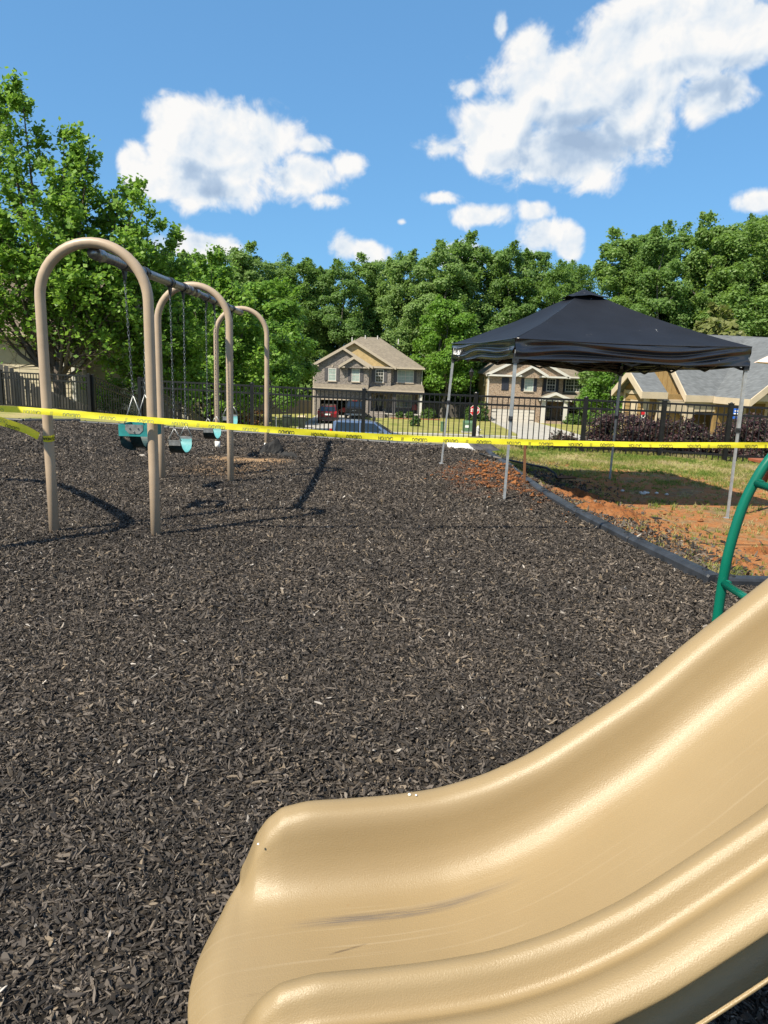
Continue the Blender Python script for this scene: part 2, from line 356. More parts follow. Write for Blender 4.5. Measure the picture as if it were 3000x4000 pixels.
def groundmat():
    m, t, b = base_mat('ground_soil')
    geo = t.new('ShaderNodeNewGeometry'); P = geo.outputs['Position']
    px, py, pz = t.sep(P)
    n1 = t.noise(P, .55, 5.0, .6); n2 = t.noise(P, 2.6, 5.0, .65); n3 = t.noise(P, 14.0, 4.0, .65); n4 = t.noise(P, 45.0, 3.0, .6)
    grass = t.mix(t.mr(n2, .35, .65), (.15, .185, .040), (.27, .235, .09))
    grass = t.mix(t.mr(n1, .45, .65, 0, .7), grass, (.36, .29, .15))
    clay = t.mix(t.mr(n3, .3, .7), (.30, .105, .032), (.30, .155, .066))
    thatch = t.mix(t.mr(n3, .3, .7), (.11, .078, .042), (.27, .195, .105))
    soil = t.mix(t.mr(n2, .47, .63), clay, thatch)
    soil = t.mix(t.mr(n4, .56, .70, 0, .7), soil, (.035, .028, .022))
    # bare earth between the border and about the middle of the tent
    e = t.vm('LENGTH', t.vm('MULTIPLY', t.vm('SUBTRACT', t.comb(px, py, 0.0), (3.9, 8.6, 0)), (.26, .235, 1)), out=1)
    bare = t.mr(t.m('ADD', e, t.m('MULTIPLY', t.m('SUBTRACT', n2, .5), .9)), 1.18, .92)
    e2 = t.vm('LENGTH', t.vm('MULTIPLY', t.vm('SUBTRACT', t.comb(px, py, 0.0), (2.9, 13.3, 0)), (1.1, 1.6, 1)), out=1)
    bare = t.m('MAXIMUM', bare, t.mr(t.m('ADD', e2, t.m('SUBTRACT', n2, .5)), .9, .6))
    c = t.mix(bare, grass, soil)
    far = t.mr(py, 18.0, 40.0)
    lawn = t.mix(t.mr(n1, .35, .65), (.165, .185, .045), (.29, .26, .095))
    c = t.mix(far, c, lawn)
    wood = t.mr(py, 84.0, 92.0)
    c = t.mix(wood, c, (.05, .05, .025))
    t.l.new(c, b.inputs['Base Color']); b.inputs['Roughness'].default_value = .95; b.inputs['Specular IOR Level'].default_value = .15
    bp = t.new('ShaderNodeBump'); bp.inputs['Strength'].default_value = .7; bp.inputs['Distance'].default_value = .03
    t.l.new(t.m('ADD', n3, t.m('MULTIPLY', n4, .7)), bp.inputs['Height']); t.l.new(bp.outputs[0], b.inputs['Normal'])
groundmat()
def mulchmat():
    m, t, b = base_mat('mulch_soil')
    geo = t.new('ShaderNodeNewGeometry'); P = geo.outputs['Position']
    vo = t.new('ShaderNodeTexVoronoi'); t.l.new(P, vo.inputs['Vector']); vo.inputs['Scale'].default_value = 38.0
    k = t.sep(vo.outputs['Color'])[0]
    c = t.ramp(k, [(0, (.010, .009, .008)), (.5, (.028, .023, .019)), (.85, (.055, .044, .035)), (1, (.12, .10, .08))])
    px, py, pz = t.sep(P); nn = t.noise(P, 1.7, 4.0, .6); p2 = t.comb(px, py, 0.0)
    for (cx, cy, sx, sy, cc, r0) in ((-2.26, 11.3, .95, 2.6, (.28, .18, .098), .78), (-2.3, 9.55, 1.3, 3.0, (.16, .105, .06), .6), (1.6, 10.3, 1.2, .8, (.30, .10, .03), 1.15)):
        d = t.vm('LENGTH', t.vm('MULTIPLY', t.vm('SUBTRACT', p2, (cx, cy, 0)), (sx, sy, 1)), out=1)
        c = t.mix(t.mr(t.m('ADD', d, t.m('MULTIPLY', t.m('SUBTRACT', nn, .5), .9)), r0, r0 - .25), c, cc)
    t.l.new(c, b.inputs['Base Color']); b.inputs['Roughness'].default_value = .85; b.inputs['Specular IOR Level'].default_value = .2
    bp = t.new('ShaderNodeBump'); bp.inputs['Strength'].default_value = 1.0; bp.inputs['Distance'].default_value = .02
    t.l.new(vo.outputs['Distance'], bp.inputs['Height']); t.l.new(bp.outputs[0], b.inputs['Normal'])
mulchmat()
def grassmat():
    m, t, b = base_mat('grass_blade')
    geo = t.new('ShaderNodeNewGeometry'); oi = t.new('ShaderNodeObjectInfo'); P = geo.outputs['Position']
    n = t.noise(P, .9, 4.0, .6)
    k = t.m('ADD', t.m('MULTIPLY', t.mr(n, .34, .66), .78), t.m('MULTIPLY', oi.outputs['Random'], .40))
    c = t.ramp(k, [(0, (.075, .145, .014)), (.36, (.135, .205, .026)), (.60, (.25, .26, .06)), (.82, (.38, .32, .15)), (1, (.46, .38, .22))])
    t.l.new(c, b.inputs['Base Color']); b.inputs['Roughness'].default_value = .7
    tr = t.new('ShaderNodeBsdfTranslucent'); t.l.new(c, tr.inputs['Color'])
    mx = t.new('ShaderNodeMixShader'); mx.inputs[0].default_value = .35
    t.l.new(b.outputs[0], mx.inputs[1]); t.l.new(tr.outputs[0], mx.inputs[2]); t.l.new(mx.outputs[0], t.n['Material Output'].inputs['Surface'])
grassmat()

# ------------------------------------------------------------------ geometry helpers
def tag(o, label=None, cat=None, group=None, kind=None):
    if label: o['label'] = label
    if cat: o['category'] = cat
    if group: o['group'] = group
    if kind: o['kind'] = kind
    return o
def empty(name, loc=(0, 0, 0), rz=0.0, label=None, cat=None, group=None):
    o = bpy.data.objects.new(name, None); col.objects.link(o); o.location = loc; o.rotation_euler = (0, 0, rz)
    o.empty_display_size = .1
    return tag(o, label, cat, group)
def frame_of(d):
    d = d.normalized(); a = Vector((0, 0, 1)) if abs(d.z) < .95 else Vector((1, 0, 0))
    x = d.cross(a).normalized(); return x, x.cross(d).normalized()
class MB:
    def __init__(s): s.v = []; s.f = []; s.smooth = False
    def add(s, vs, fs):
        k = len(s.v); s.v += [tuple(p) for p in vs]; s.f += [tuple(i + k for i in f) for f in fs]; return s
    def box(s, x0, x1, y0, y1, z0, z1, bev=0.0):
        return s.hexa([(x0, y0, z0), (x1, y0, z0), (x1, y1, z0), (x0, y1, z0), (x0, y0, z1), (x1, y0, z1), (x1, y1, z1), (x0, y1, z1)])
    def hexa(s, p):
        return s.add(p, [(0, 3, 2, 1), (4, 5, 6, 7), (0, 1, 5, 4), (1, 2, 6, 5), (2, 3, 7, 6), (3, 0, 4, 7)])
    def bar(s, a, b, w, h=None, up=(0, 0, 1)):
        """rectangular bar from a to b, w across, h along up"""
        a, b, up = Vector(a), Vector(b), Vector(up); h = h or w
        d = (b - a).normalized()
        x = d.cross(up)
        x = x.normalized() if x.length > 1e-5 else Vector((1, 0, 0))
        y = x.cross(d).normalized(); P = []
        for c in (a, b):
            for (i, j) in ((-1, -1), (1, -1), (1, 1), (-1, 1)): P.append(c + x * i * w / 2 + y * j * h / 2)
        return s.add(P, [(0, 3, 2, 1), (4, 5, 6, 7), (0, 1, 5, 4), (1, 2, 6, 5), (2, 3, 7, 6), (3, 0, 4, 7)])
    def tube(s, pts, r, n=12, cap=True, close=False):
        pts = [Vector(p) for p in pts]; m = len(pts)
        rs = r if isinstance(r, (list, tuple)) else [r] * m
        x = None; rings = []
        for i, p in enumerate(pts):
            if close: d = pts[(i + 1) % m] - pts[i - 1]
            else: d = pts[min(i + 1, m - 1)] - pts[max(i - 1, 0)]
            d.normalize()
            if x is None: x, y = frame_of(d)
            else:
                x = (x - d * x.dot(d)).normalized(); y = x.cross(d)
            rings.append([p + (x * math.cos(2 * math.pi * k / n) + y * math.sin(2 * math.pi * k / n)) * rs[i] for k in range(n)])
        V = [q for ring in rings for q in ring]; Fc = []
        for i in range(m if close else m - 1):
            j = (i + 1) % m
            for k in range(n): Fc.append((i * n + k, i * n + (k + 1) % n, j * n + (k + 1) % n, j * n + k))
        if cap and not close: Fc += [tuple(range(n - 1, -1, -1)), tuple((m - 1) * n + k for k in range(n))]
        return s.add(V, Fc)
    def cyl(s, c, r, h, n=16, r2=None): return s.tube([c, (c[0], c[1], c[2] + h)], [r, r if r2 is None else r2], n)
    def lathe(s, prof, c=(0, 0, 0), n=20, axis='z'):
        V = []; m = len(prof)
        for (r, z) in prof:
            for k in range(n):
                a = 2 * math.pi * k / n
                q = (r * math.cos(a), r * math.sin(a), z) if axis == 'z' else (z, r * math.cos(a), r * math.sin(a))
                V.append((q[0] + c[0], q[1] + c[1], q[2] + c[2]))
        Fc = [(i * n + k, i * n + (k + 1) % n, (i + 1) * n + (k + 1) % n, (i + 1) * n + k) for i in range(m - 1) for k in range(n)]
        Fc += [tuple(range(n - 1, -1, -1)), tuple((m - 1) * n + k for k in range(n))]
        return s.add(V, Fc)
    def prism(s, poly, a, b, axis='y'):
        """polygon of (p,q) extruded between a and b along axis (y: poly is x,z; x: poly is y,z; z: poly is x,y)"""
        def P(q, t): return {'y': (q[0], t, q[1]), 'x': (t, q[0], q[1]), 'z': (q[0], q[1], t)}[axis]
        n = len(poly)
        return s.add([P(q, a) for q in poly] + [P(q, b) for q in poly],
                     [tuple(range(n)), tuple(range(2 * n - 1, n - 1, -1))] + [(i, (i + 1) % n, n + (i + 1) % n, n + i) for i in range(n)])
    def grid(s, fn, nu, nv):
        V = [fn(i / nu, j / nv) for j in range(nv + 1) for i in range(nu + 1)]
        return s.add(V, [(j * (nu + 1) + i, j * (nu + 1) + i + 1, (j + 1) * (nu + 1) + i + 1, (j + 1) * (nu + 1) + i) for j in range(nv) for i in range(nu)])
    def mesh(s, name, material, off=(0, 0, 0), smooth=None):
        me = bpy.data.meshes.new(name)
        o = Vector(off)
        me.from_pydata([tuple(Vector(p) - o) for p in s.v], [], s.f)
        if material: me.materials.append(MATS[material])
        if (s.smooth if smooth is None else smooth): me.polygons.foreach_set('use_smooth', [True] * len(me.polygons))
        me.validate(); me.update()
        return me
    def build(s, name, material, parent=None, local=False, smooth=None, bevel=0.0, fix=True):
        """world coordinates unless local; the parent's (un-rotated) location is subtracted"""
        off = Vector((0, 0, 0))
        if parent is not None and not local:
            p = parent
            while p is not None: off += p.location; p = p.parent
        me = s.mesh(name, material, off, smooth)
        if fix:
            import bmesh
            bm = bmesh.new(); bm.from_mesh(me); bmesh.ops.recalc_face_normals(bm, faces=bm.faces)
            if bevel: bmesh.ops.bevel(bm, geom=list(bm.edges), offset=bevel, segments=2, affect='EDGES', profile=.6)
            bm.to_mesh(me); bm.free()
        o = bpy.data.objects.new(name, me); col.objects.link(o)
        if parent is not None: o.parent = parent
        return o
def one(name, mb, material, label, cat, group=None, base=None, **kw):
    """a thing that is one mesh with its origin at its base"""
    me_o = mb
    xs = [v[0] for v in mb.v]; ys = [v[1] for v in mb.v]; zs = [v[2] for v in mb.v]
    c = Vector(base) if base else Vector(((min(xs) + max(xs)) / 2, (min(ys) + max(ys)) / 2, min(zs)))
    mb.v = [tuple(Vector(p) - c) for p in mb.v]
    o = mb.build(name, material, None, local=True, **kw); o.location = c
    return tag(o, label, cat, group)
def clone(o, parent=None):
    c = o.copy(); col.objects.link(c); c.parent = parent
    for ch in list(o.children):
        clone(ch, c)
    return c
def inst(name, me, parent, loc, rot=(0, 0, 0), scale=(1, 1, 1)):
    o = bpy.data.objects.new(name, me); col.objects.link(o); o.parent = parent
    o.location = loc; o.rotation_euler = rot; o.scale = scale
    return o
UNIT = MB().box(-.5, .5, -.5, .5, 0, 1)
def arc(c, r, a0, a1, n, plane='xz', y=0.0):
    out = []
    for i in range(n + 1):
        a = a0 + (a1 - a0) * i / n
        p, q = c[0] + r * math.cos(a), c[1] + r * math.sin(a)
        out.append((p, y, q) if plane == 'xz' else (p, q, y))
    return out
def interp(xs, ys, x):
    return float(np.interp(x, xs, ys))
def smooth_path(pts, n):
    """Catmull-Rom through pts"""
    P = [Vector(p) for p in pts]; P = [P[0] * 2 - P[1]] + P + [P[-1] * 2 - P[-2]]; out = []
    for i in range(1, len(P) - 2):
        for k in range(n):
            t = k / n; a, b, c, d = P[i - 1], P[i], P[i + 1], P[i + 2]
            out.append(.5 * ((2 * b) + (c - a) * t + (2 * a - 5 * b + 4 * c - d) * t * t + (3 * b - a - 3 * c + d) * t ** 3))
    out.append(P[-2]); return out
def text_mesh(txt, size, bold=.0):
    cu = bpy.data.curves.new('lettering', 'FONT'); cu.body = txt; cu.size = size; cu.offset = bold; cu.align_x = 'CENTER'; cu.align_y = 'CENTER'; cu.resolution_u = 3
    ob = bpy.data.objects.new('lettering', cu); col.objects.link(ob)
    dg = bpy.context.evaluated_depsgraph_get(); me = bpy.data.meshes.new_from_object(ob.evaluated_get(dg))
    V = [tuple(v.co) for v in me.vertices]; Fc = [tuple(p.vertices) for p in me.polygons]
    bpy.data.objects.remove(ob); bpy.data.curves.remove(cu); bpy.data.meshes.remove(me)
    return V, Fc
def lettering(txt, size, fn, material, parent, bold=0.0, fx=1.0, name='lettering'):
    V, Fc = text_mesh(txt, size, bold)
    mb = MB(); mb.add([fn(v[0] * fx, v[1]) for v in V], Fc)
    return mb.build(name, material, parent, fix=False)

# ------------------------------------------------------------------ terrain
FX = [-40, -12.05, -8.77, -6.56, -3.31, -.54, 1.94, 4.26, 5.86, 7.05, 12, 40]
FY = [30, 22.38, 21.09, 19.0, 17.5, 16.21, 15.85, 15.47, 15.23, 14.77, 13.2, 8]
def sst(a, b, x):
    t = min(1, max(0, (x - a) / (b - a))); return t * t * (3 - 2 * t)
KR = [(1.86, 13.6), (1.90, 12.41), (1.96, 11.15), (1.96, 9.65), (2.02, 8.51), (2.12, 7.48), (2.23, 6.67), (2.35, 5.93), (2.42, 5.47), (2.50, 5.14), (2.91, 5.15), (4.4, 5.2), (7.5, 5.3)]
def terr(x, y):
    f = interp(FX, FY, x); d = y - f
    if d <= 0:
        z = -.06
        if x > 1.5: z = -.06 - .13 * sst(0, 1.4, x - interp([5.1, 5.93, 7.48, 9.65, 13.6], [2.5, 2.35, 2.12, 1.96, 1.86], y))
        if y < 5.25: z = -.06
        return z
    drop_c = sst(0, 17, d) * 3.5
    drop_r = sst(0, 17, d) * 1.85 + sst(22, 34, d) * 1.65
    k = sst(6, 11, x)
    z = -.19 - (drop_c * (1 - k) + drop_r * k)
    z -= max(0, y - 56) * .015 if y < 90 else .51
    return z
def terrain():
    xs = sorted(set([-2500, -900, -400, -200, -120, -80] + list(range(-60, -14, 4)) + list(np.arange(-14, 14.01, .5)) + list(range(16, 62, 3)) + [80, 120, 200, 400, 900, 2500]))
    ys = sorted(set([-600, -200, -60, -20, -8, -3] + list(np.arange(-1, 24, .5)) + list(range(24, 60, 2)) + list(range(62, 120, 5)) + [140, 180, 260, 500, 1000, 2600]))
    mb = MB()
    rr = random.Random(3)
    V = [(x, y, terr(x, y) + ((noise.noise(Vector((x * .9, y * .9, 3))) * .025) if 2.2 < x < 12 and y < 15 else 0)) for y in ys for x in xs]
    n = len(xs)
    mb.add(V, [(j * n + i, j * n + i + 1, (j + 1) * n + i + 1, (j + 1) * n + i) for j in range(len(ys) - 1) for i in range(n - 1)])
    o = mb.build('ground', 'ground_soil', smooth=True, fix=False); tag(o, kind='structure')
terrain()
ROADZ = -3.80
def sheet(name, poly, z, material, thick=.25):
    mb = MB().prism(poly, z - thick, z, 'z'); return tag(mb.build(name, material), kind='structure')
sheet('street', [(-90, 40.5), (90, 40.5), (90, 55.2), (-90, 55.2)], ROADZ + .02, 'asphalt')
for x0, x1, nm in ((-90, -6.6, 'kerb'), (-1.4, 10.6, 'kerb'), (17.2, 90, 'kerb')):
    tag(MB().box(x0, x1, 55.2, 55.5, -4.05, ROADZ + .13).build(nm, 'concrete'), kind='structure')
def slope_sheet(name, pts, material, lift=.05):
    V = [(x, y, terr(x, y) + lift) for x, y in pts]; n = len(V)
    mb = MB().add(V + [(p[0], p[1], p[2] - .2) for p in V], [tuple(range(n)), tuple(range(2 * n - 1, n - 1, -1))] + [(i, (i + 1) % n, n + (i + 1) % n, n + i) for i in range(n)])
    return tag(mb.build(name, material), kind='structure')
slope_sheet('driveway', [(-7.2, 55.2), (-1.0, 55.2), (-2.4, 59), (-2.6, 79.0), (-7.7, 79.0), (-7.4, 59)], 'concrete', .07)
slope_sheet('driveway', [(10.2, 55.2), (17.8, 55.2), (16.6, 60), (16.3, 79.0), (11.3, 79.0), (11.0, 60)], 'concrete', .07)
slope_sheet('sidewalk', [(-90, 56.4), (-7.1, 56.4), (-7.1, 57.6), (-90, 57.6)], 'concrete', .05)
slope_sheet('sidewalk', [(-2.1, 56.4), (10.5, 56.4), (10.7, 57.6), (-2.2, 57.6)], 'concrete', .05)
slope_sheet('sidewalk', [(17.4, 56.4), (90, 56.4), (90, 57.6), (17.3, 57.6)], 'concrete', .05)

# ------------------------------------------------------------------ mulch bed
FARK = [(-13, 17.2), (-8.35, 16.3), (-7.2, 16.75), (-7.02, 16.30), (-5.93, 15.99), (-4.54, 15.6), (-3.94, 15.42), (-2.79, 15.16), (-1.64, 14.76), (-.57, 14.37), (.66, 13.92), (1.86, 13.6)]
def bump(x, y):
    z = noise.noise(Vector((x * .55, y * .55, 0))) * .035 + noise.noise(Vector((x * 2.1, y * 2.1, 5))) * .012
    z += .10 * math.exp(-(((x - 1.45) / .6) ** 2 + ((y - 10.6) / 1.6) ** 2))        # earth thrown over the chips by the digging
    z += .05 * math.exp(-(((x - .9) / .9) ** 2 + ((y - 13.0) / .8) ** 2))
    z -= .05 * math.exp(-(((x + 2.26) / .9) ** 2 + ((y - 11.3) / .45) ** 2))
    z -= .04 * math.exp(-(((x + 2.3) / .8) ** 2 + ((y - 9.55) / .4) ** 2))
    return z
def inbed(x, y):
    if y > interp([p[0] for p in FARK], [p[1] for p in FARK], x) - .03: return False
    if y > 5.15 and x > interp([5.1, 5.14, 5.47, 5.93, 6.67, 7.48, 8.51, 9.65, 11.15, 12.41, 13.6], [2.50, 2.50, 2.42, 2.35, 2.23, 2.12, 2.02, 1.96, 1.96, 1.90, 1.86], y) - .02: return False
    if y <= 5.15 and x > 7: return False
    return True
def mulch():
    mb = MB(); st = .25
    nx = int((7.25 + 12) / st); ny = int((17 + 2) / st); idx = {}
    for j in range(ny + 1):
        for i in range(nx + 1):
            x, y = -12 + i * st, -2 + j * st
            idx[i, j] = len(mb.v); mb.v.append((x, y, bump(x, y)))
    for j in range(ny):
        for i in range(nx):
            if inbed(-12 + (i + .5) * st, -2 + (j + .5) * st): mb.f.append((idx[i, j], idx[i + 1, j], idx[i + 1, j + 1], idx[i, j + 1]))
    tag(mb.build('mulch_bed', 'mulch_soil', smooth=True, fix=False), kind='structure')
mulch()

def scatter(name, P, rot, scl, idx, sources):
    me = bpy.data.meshes.new(name); n = len(P)
    me.vertices.add(n); me.vertices.foreach_set('co', np.asarray(P, dtype=np.float32).ravel())
    for nm, typ, key, arr in (('rot', 'FLOAT_VECTOR', 'vector', rot), ('scl', 'FLOAT_VECTOR', 'vector', scl), ('pick', 'INT', 'value', idx)):
        a = me.attributes.new(nm, typ, 'POINT'); a.data.foreach_set(key, np.ascontiguousarray(arr).ravel())
    me.update()
    o = bpy.data.objects.new(name, me); col.objects.link(o)
    ng = bpy.data.node_groups.new(name + '_scatter', 'GeometryNodeTree')
    ng.interface.new_socket('Geometry', in_out='INPUT', socket_type='NodeSocketGeometry'); ng.interface.new_socket('Geometry', in_out='OUTPUT', socket_type='NodeSocketGeometry')
    N, L = ng.nodes, ng.links
    gi = N.new('NodeGroupInput'); go = N.new('NodeGroupOutput'); ip = N.new('GeometryNodeInstanceOnPoints'); jn = N.new('GeometryNodeJoinGeometry')
    for s in reversed(sources):
        ob = N.new('GeometryNodeObjectInfo'); ob.inputs['Object'].default_value = s; ob.inputs['As Instance'].default_value = True
        L.new(ob.outputs['Geometry'], jn.inputs[0])
    def na(nm, dt):
        a = N.new('GeometryNodeInputNamedAttribute'); a.data_type = dt; a.inputs['Name'].default_value = nm; return a.outputs['Attribute']
    L.new(gi.outputs[0], ip.inputs['Points']); L.new(jn.outputs[0], ip.inputs['Instance']); ip.inputs['Pick Instance'].default_value = True
    L.new(na('rot', 'FLOAT_VECTOR'), ip.inputs['Rotation']); L.new(na('scl', 'FLOAT_VECTOR'), ip.inputs['Scale']); L.new(na('pick', 'INT'), ip.inputs['Instance Index'])
    L.new(ip.outputs[0], go.inputs[0])
    o.modifiers.new('scatter', 'NODES').node_group = ng
    return tag(o, kind='stuff')
def source(name, mb, material):
    return bpy.data.objects.new(name, mb.mesh(name, material, smooth=False))
def chips():
    rr = random.Random(11); srcs = []
    for k in range(7):
        n = rr.choice((5, 6, 7)); a0 = rr.random(); asp = rr.uniform(.28, .6)
        top = []; bot = []
        for i in range(n):
            a = 2 * math.pi * (i + a0 + rr.uniform(-.25, .25)) / n; q = rr.uniform(.38, .55)
            x, y = q * math.cos(a), q * math.sin(a) * asp
            w = .10 * x * rr.uniform(-.6, 1)
            top.append((x * .92, y * .92, .055 + w)); bot.append((x, y, -.055 + w))
        mb = MB(); V = top + bot
        mb.add(V, [tuple(range(n)), tuple(range(2 * n - 1, n - 1, -1))] + [(i, n + i, n + (i + 1) % n, (i + 1) % n) for i in range(n)])
        srcs.append(source('bark_chip', mb, 'bark_chip'))
    g = np.random.default_rng(4)
    P = []; S = []
    def zone(y0, y1, dens, size, lay):
        w0 = -min(12.2, .62 * y1 + 1.3); w1 = min(7.0, .62 * y1 + 1.0)
        n = int((y1 - y0) * (w1 - w0) * dens)
        x = g.uniform(w0, w1, n); y = g.uniform(y0, y1, n)
        for a, b in zip(x, y):
            if a < -.62 * b - 1.3 or a > .62 * b + 1.0 or not inbed(a, b): continue
            d = ((a + 2.26) / .85) ** 2 + ((b - 11.3) / .40) ** 2
            if d < 1 and rr.random() > d * .5: continue
            P.append((a, b, bump(a, b) + rr.uniform(-.004, lay))); S.append(size * math.exp(min(.75, rr.gauss(0, .46))))
    zone(.45, 2.2, 17000, .0140, .012)
    zone(2.2, 4.0, 12500, .0155, .014)
    zone(4.0, 7.0, 6600, .0195, .016)
    zone(7.0, 11, 3400, .0250, .018)
    zone(11, 17.2, 1700, .033, .022)
    # chips kicked out over the earth beyond the border
    for i in range(5200):
        y = rr.uniform(5.2, 13.5); k = interp([5.1, 5.93, 7.48, 9.65, 13.6], [2.5, 2.35, 2.12, 1.96, 1.86], y) + .14
        x = k + abs(rr.gauss(0, .55))
        P.append((x, y, terr(x, y) + .014)); S.append(.036 * math.exp(rr.gauss(0, .4)))
    n = len(P); rot = np.stack([g.normal(0, .55, n), g.normal(0, .55, n), g.uniform(0, 6.283, n)], 1)
    S = np.array(S); scl = np.stack([S * g.uniform(.8, 2.1, n), S * g.uniform(.55, 1.25, n), S * g.uniform(.6, 1.5, n)], 1)
    scatter('mulch_chips', P, rot.astype(np.float32), scl.astype(np.float32), g.integers(0, len(srcs), n).astype(np.int32), srcs)
    return n
NCH = chips()
def grass():
    rr = random.Random(8); srcs = []
    for k in range(4):
        mb = MB()
        for i in range(9):
            a = rr.uniform(0, 6.28); r = rr.uniform(0, .03); x, y = r * math.cos(a), r * math.sin(a)
            h = rr.uniform(.018, .05); lx, ly = rr.gauss(0, .022), rr.gauss(0, .022); w = .0035; b = rr.uniform(0, 3.14); cx, cy = w * math.cos(b), w * math.sin(b)
            mb.add([(x - cx, y - cy, 0), (x + cx, y + cy, 0), (x + lx * .5 + cx * .7, y + ly * .5 + cy * .7, h * .65), (x + lx * .5 - cx * .7, y + ly * .5 - cy * .7, h * .65), (x + lx, y + ly, h)], [(0, 1, 2, 3), (3, 2, 4)])
        srcs.append(source('grass_tuft', mb, 'grass_blade'))
    g = np.random.default_rng(6); P = []
    for i in range(150000):
        x = rr.uniform(2.0, 13); y = rr.uniform(5.25, 24)
        if x > .62 * y + 1.2 or y > interp(FX, FY, x) + 7: continue
        k = interp([5.1, 5.93, 7.48, 9.65, 13.6], [2.5, 2.35, 2.12, 1.96, 1.86], y) + .13
        if x < k: continue
        e = math.hypot((x - 3.9) * .26, (y - 8.6) * .235) + noise.noise(Vector((x * 1.1, y * 1.1, 2))) * .45
        den = sst(.62, 1.1, e)
        q = noise.noise(Vector((x * .7, y * .7, 9))) * .5 + .5
        den = max(den * (.28 + .62 * sst(.35, .65, q)), .07)
        if y < 6.1 and x < 5: den = max(den, .55 * sst(.35, .6, q))
        if rr.random() > den: continue
        P.append((x, y, terr(x, y) + noise.noise(Vector((x * .9, y * .9, 3))) * .025 * (y < 15) - .004))
    n = len(P); rot = np.stack([g.normal(0, .15, n), g.normal(0, .15, n), g.uniform(0, 6.283, n)], 1)
    s = g.uniform(.7, 1.45, n)
    scatter('lawn_grass', P, rot.astype(np.float32), np.stack([s, s, s * g.uniform(.7, 1.2, n)], 1).astype(np.float32), g.integers(0, 4, n).astype(np.int32), srcs)
grass()
# ------------------------------------------------------------------ playground border timbers
def border(path, label, zt=.065, seg=1.2):
    P = [Vector((x, y, 0)) for x, y in path]
    root = empty('playground_border', (P[0].x, P[0].y, -.15), label=label, cat='border')
    L = [0]
    for a, b in zip(P, P[1:]): L.append(L[-1] + (b - a).length)
    def at(s):
        return Vector((interp(L, [p.x for p in P], s), interp(L, [p.y for p in P], s), 0))
    n = max(1, round(L[-1] / seg))
    prof = [(-.058, -.15), (-.058, .045), (-.045, .062), (-.02, .068), (.02, .068), (.045, .062), (.058, .045), (.058, -.15)]
    rr = random.Random(len(path))
    for i in range(n):
        a, b = at(L[-1] * i / n), at(L[-1] * (i + 1) / n)
        d = (b - a); x = d.normalized(); nrm = Vector((-x.y, x.x, 0)); a = a + x * .006; b = b - x * .006
        dz = rr.uniform(-.008, .008) + zt - .065
        mb = MB(); V = []
        ts = [0, .015, .985, 1]
        for k, t in enumerate(ts):
            c = a.lerp(b, t); sh = .88 if k in (0, 3) else 1
            sag = math.sin(t * math.pi) * rr.uniform(-.01, .01)
            for (u, z) in prof: V.append(c + nrm * (u * sh + sag) + Vector((0, 0, (z * sh if z > 0 else z) + dz)))
        m = len(prof); Fc = []
        for k in range(3):
            for j in range(m - 1): Fc.append((k * m + j, k * m + j + 1, (k + 1) * m + j + 1, (k + 1) * m + j))
        Fc += [tuple(range(m)), tuple(range(3 * m, 4 * m))]
        mb.add(V, Fc); t_ = mb.build('border_timber', 'border_plastic', root, smooth=False)
        for e in (.12, (b - a).length - .12):
            c = a + x * e; sp = MB(); sp.lathe([(.028, .066 + dz), (.026, .074 + dz), (.012, .078 + dz)], (c.x, c.y, 0), 10); sp.build('spike_cap', 'black_rubber', t_)
border(KR[:10], 'black plastic border timbers curving between the bark chips and the red earth')
border([KR[9], KR[10], KR[11], KR[12]], 'short black plastic border run behind the green climber')
border(FARK[:3], 'black plastic border angled in front of the grey board fence')
border(FARK[3:], 'long straight black border along the far edge of the bark chips')

# ------------------------------------------------------------------ swing set
AY = [5.98, 9.02, 12.64]; AX = [-2.41, -2.425, -2.57]; PR = .042
def beam_x(y): return interp(AY, AX, y)
ss = empty('swing_set', (-2.45, 9.0, 0), label='tan steel swing set with three tall arched frames in the bark chips', cat='swing set')
for y, x in zip(AY, AX):
    rad = .44; zt = 2.45 - PR
    pts = [(x - rad, y, -.25), (x - rad, y, .6), (x - rad, y, 1.4)] + [(p[0], y, p[2]) for p in arc((x, zt - rad), rad, math.pi, 0, 22)] + [(x + rad, y, 1.4), (x + rad, y, .6), (x + rad, y, -.25)]
    mb = MB(); mb.tube(pts, PR, 20); af = mb.build('arch_frame', 'tan_paint', ss, smooth=True)
    if y > 12:
        for sx_ in (-1, 1): MB().tube([(x + sx_ * rad, y, -.02), (x + sx_ * rad, y, .11)], PR + .004, 18).build('pale_base_collar', 'white', af, smooth=True)
BZ = 2.335
def hanger_y(): return [6.70, 7.24, 8.08, 8.60, 9.80, 10.32, 11.22, 11.72]
for a in range(2):
    y0, y1 = AY[a], AY[a + 1]
    mb = MB(); mb.tube([(AX[a], y0 + .02, BZ), (AX[a + 1], y1 - .02, BZ)], .043, 16); bm_ = mb.build('top_beam', 'galv', ss, smooth=True)
    for yy, s in ((y0, 1), (y1, -1)):
        mb = MB(); x = beam_x(yy); mb.tube([(x, yy + s * .03, BZ), (x, yy + s * .19, BZ)], .052, 16); mb.tube([(x, yy + s * .155, BZ - .06), (x, yy + s * .155, BZ + .06)], .007, 6)
        mb.build('end_fitting', 'galv', ss, smooth=True)
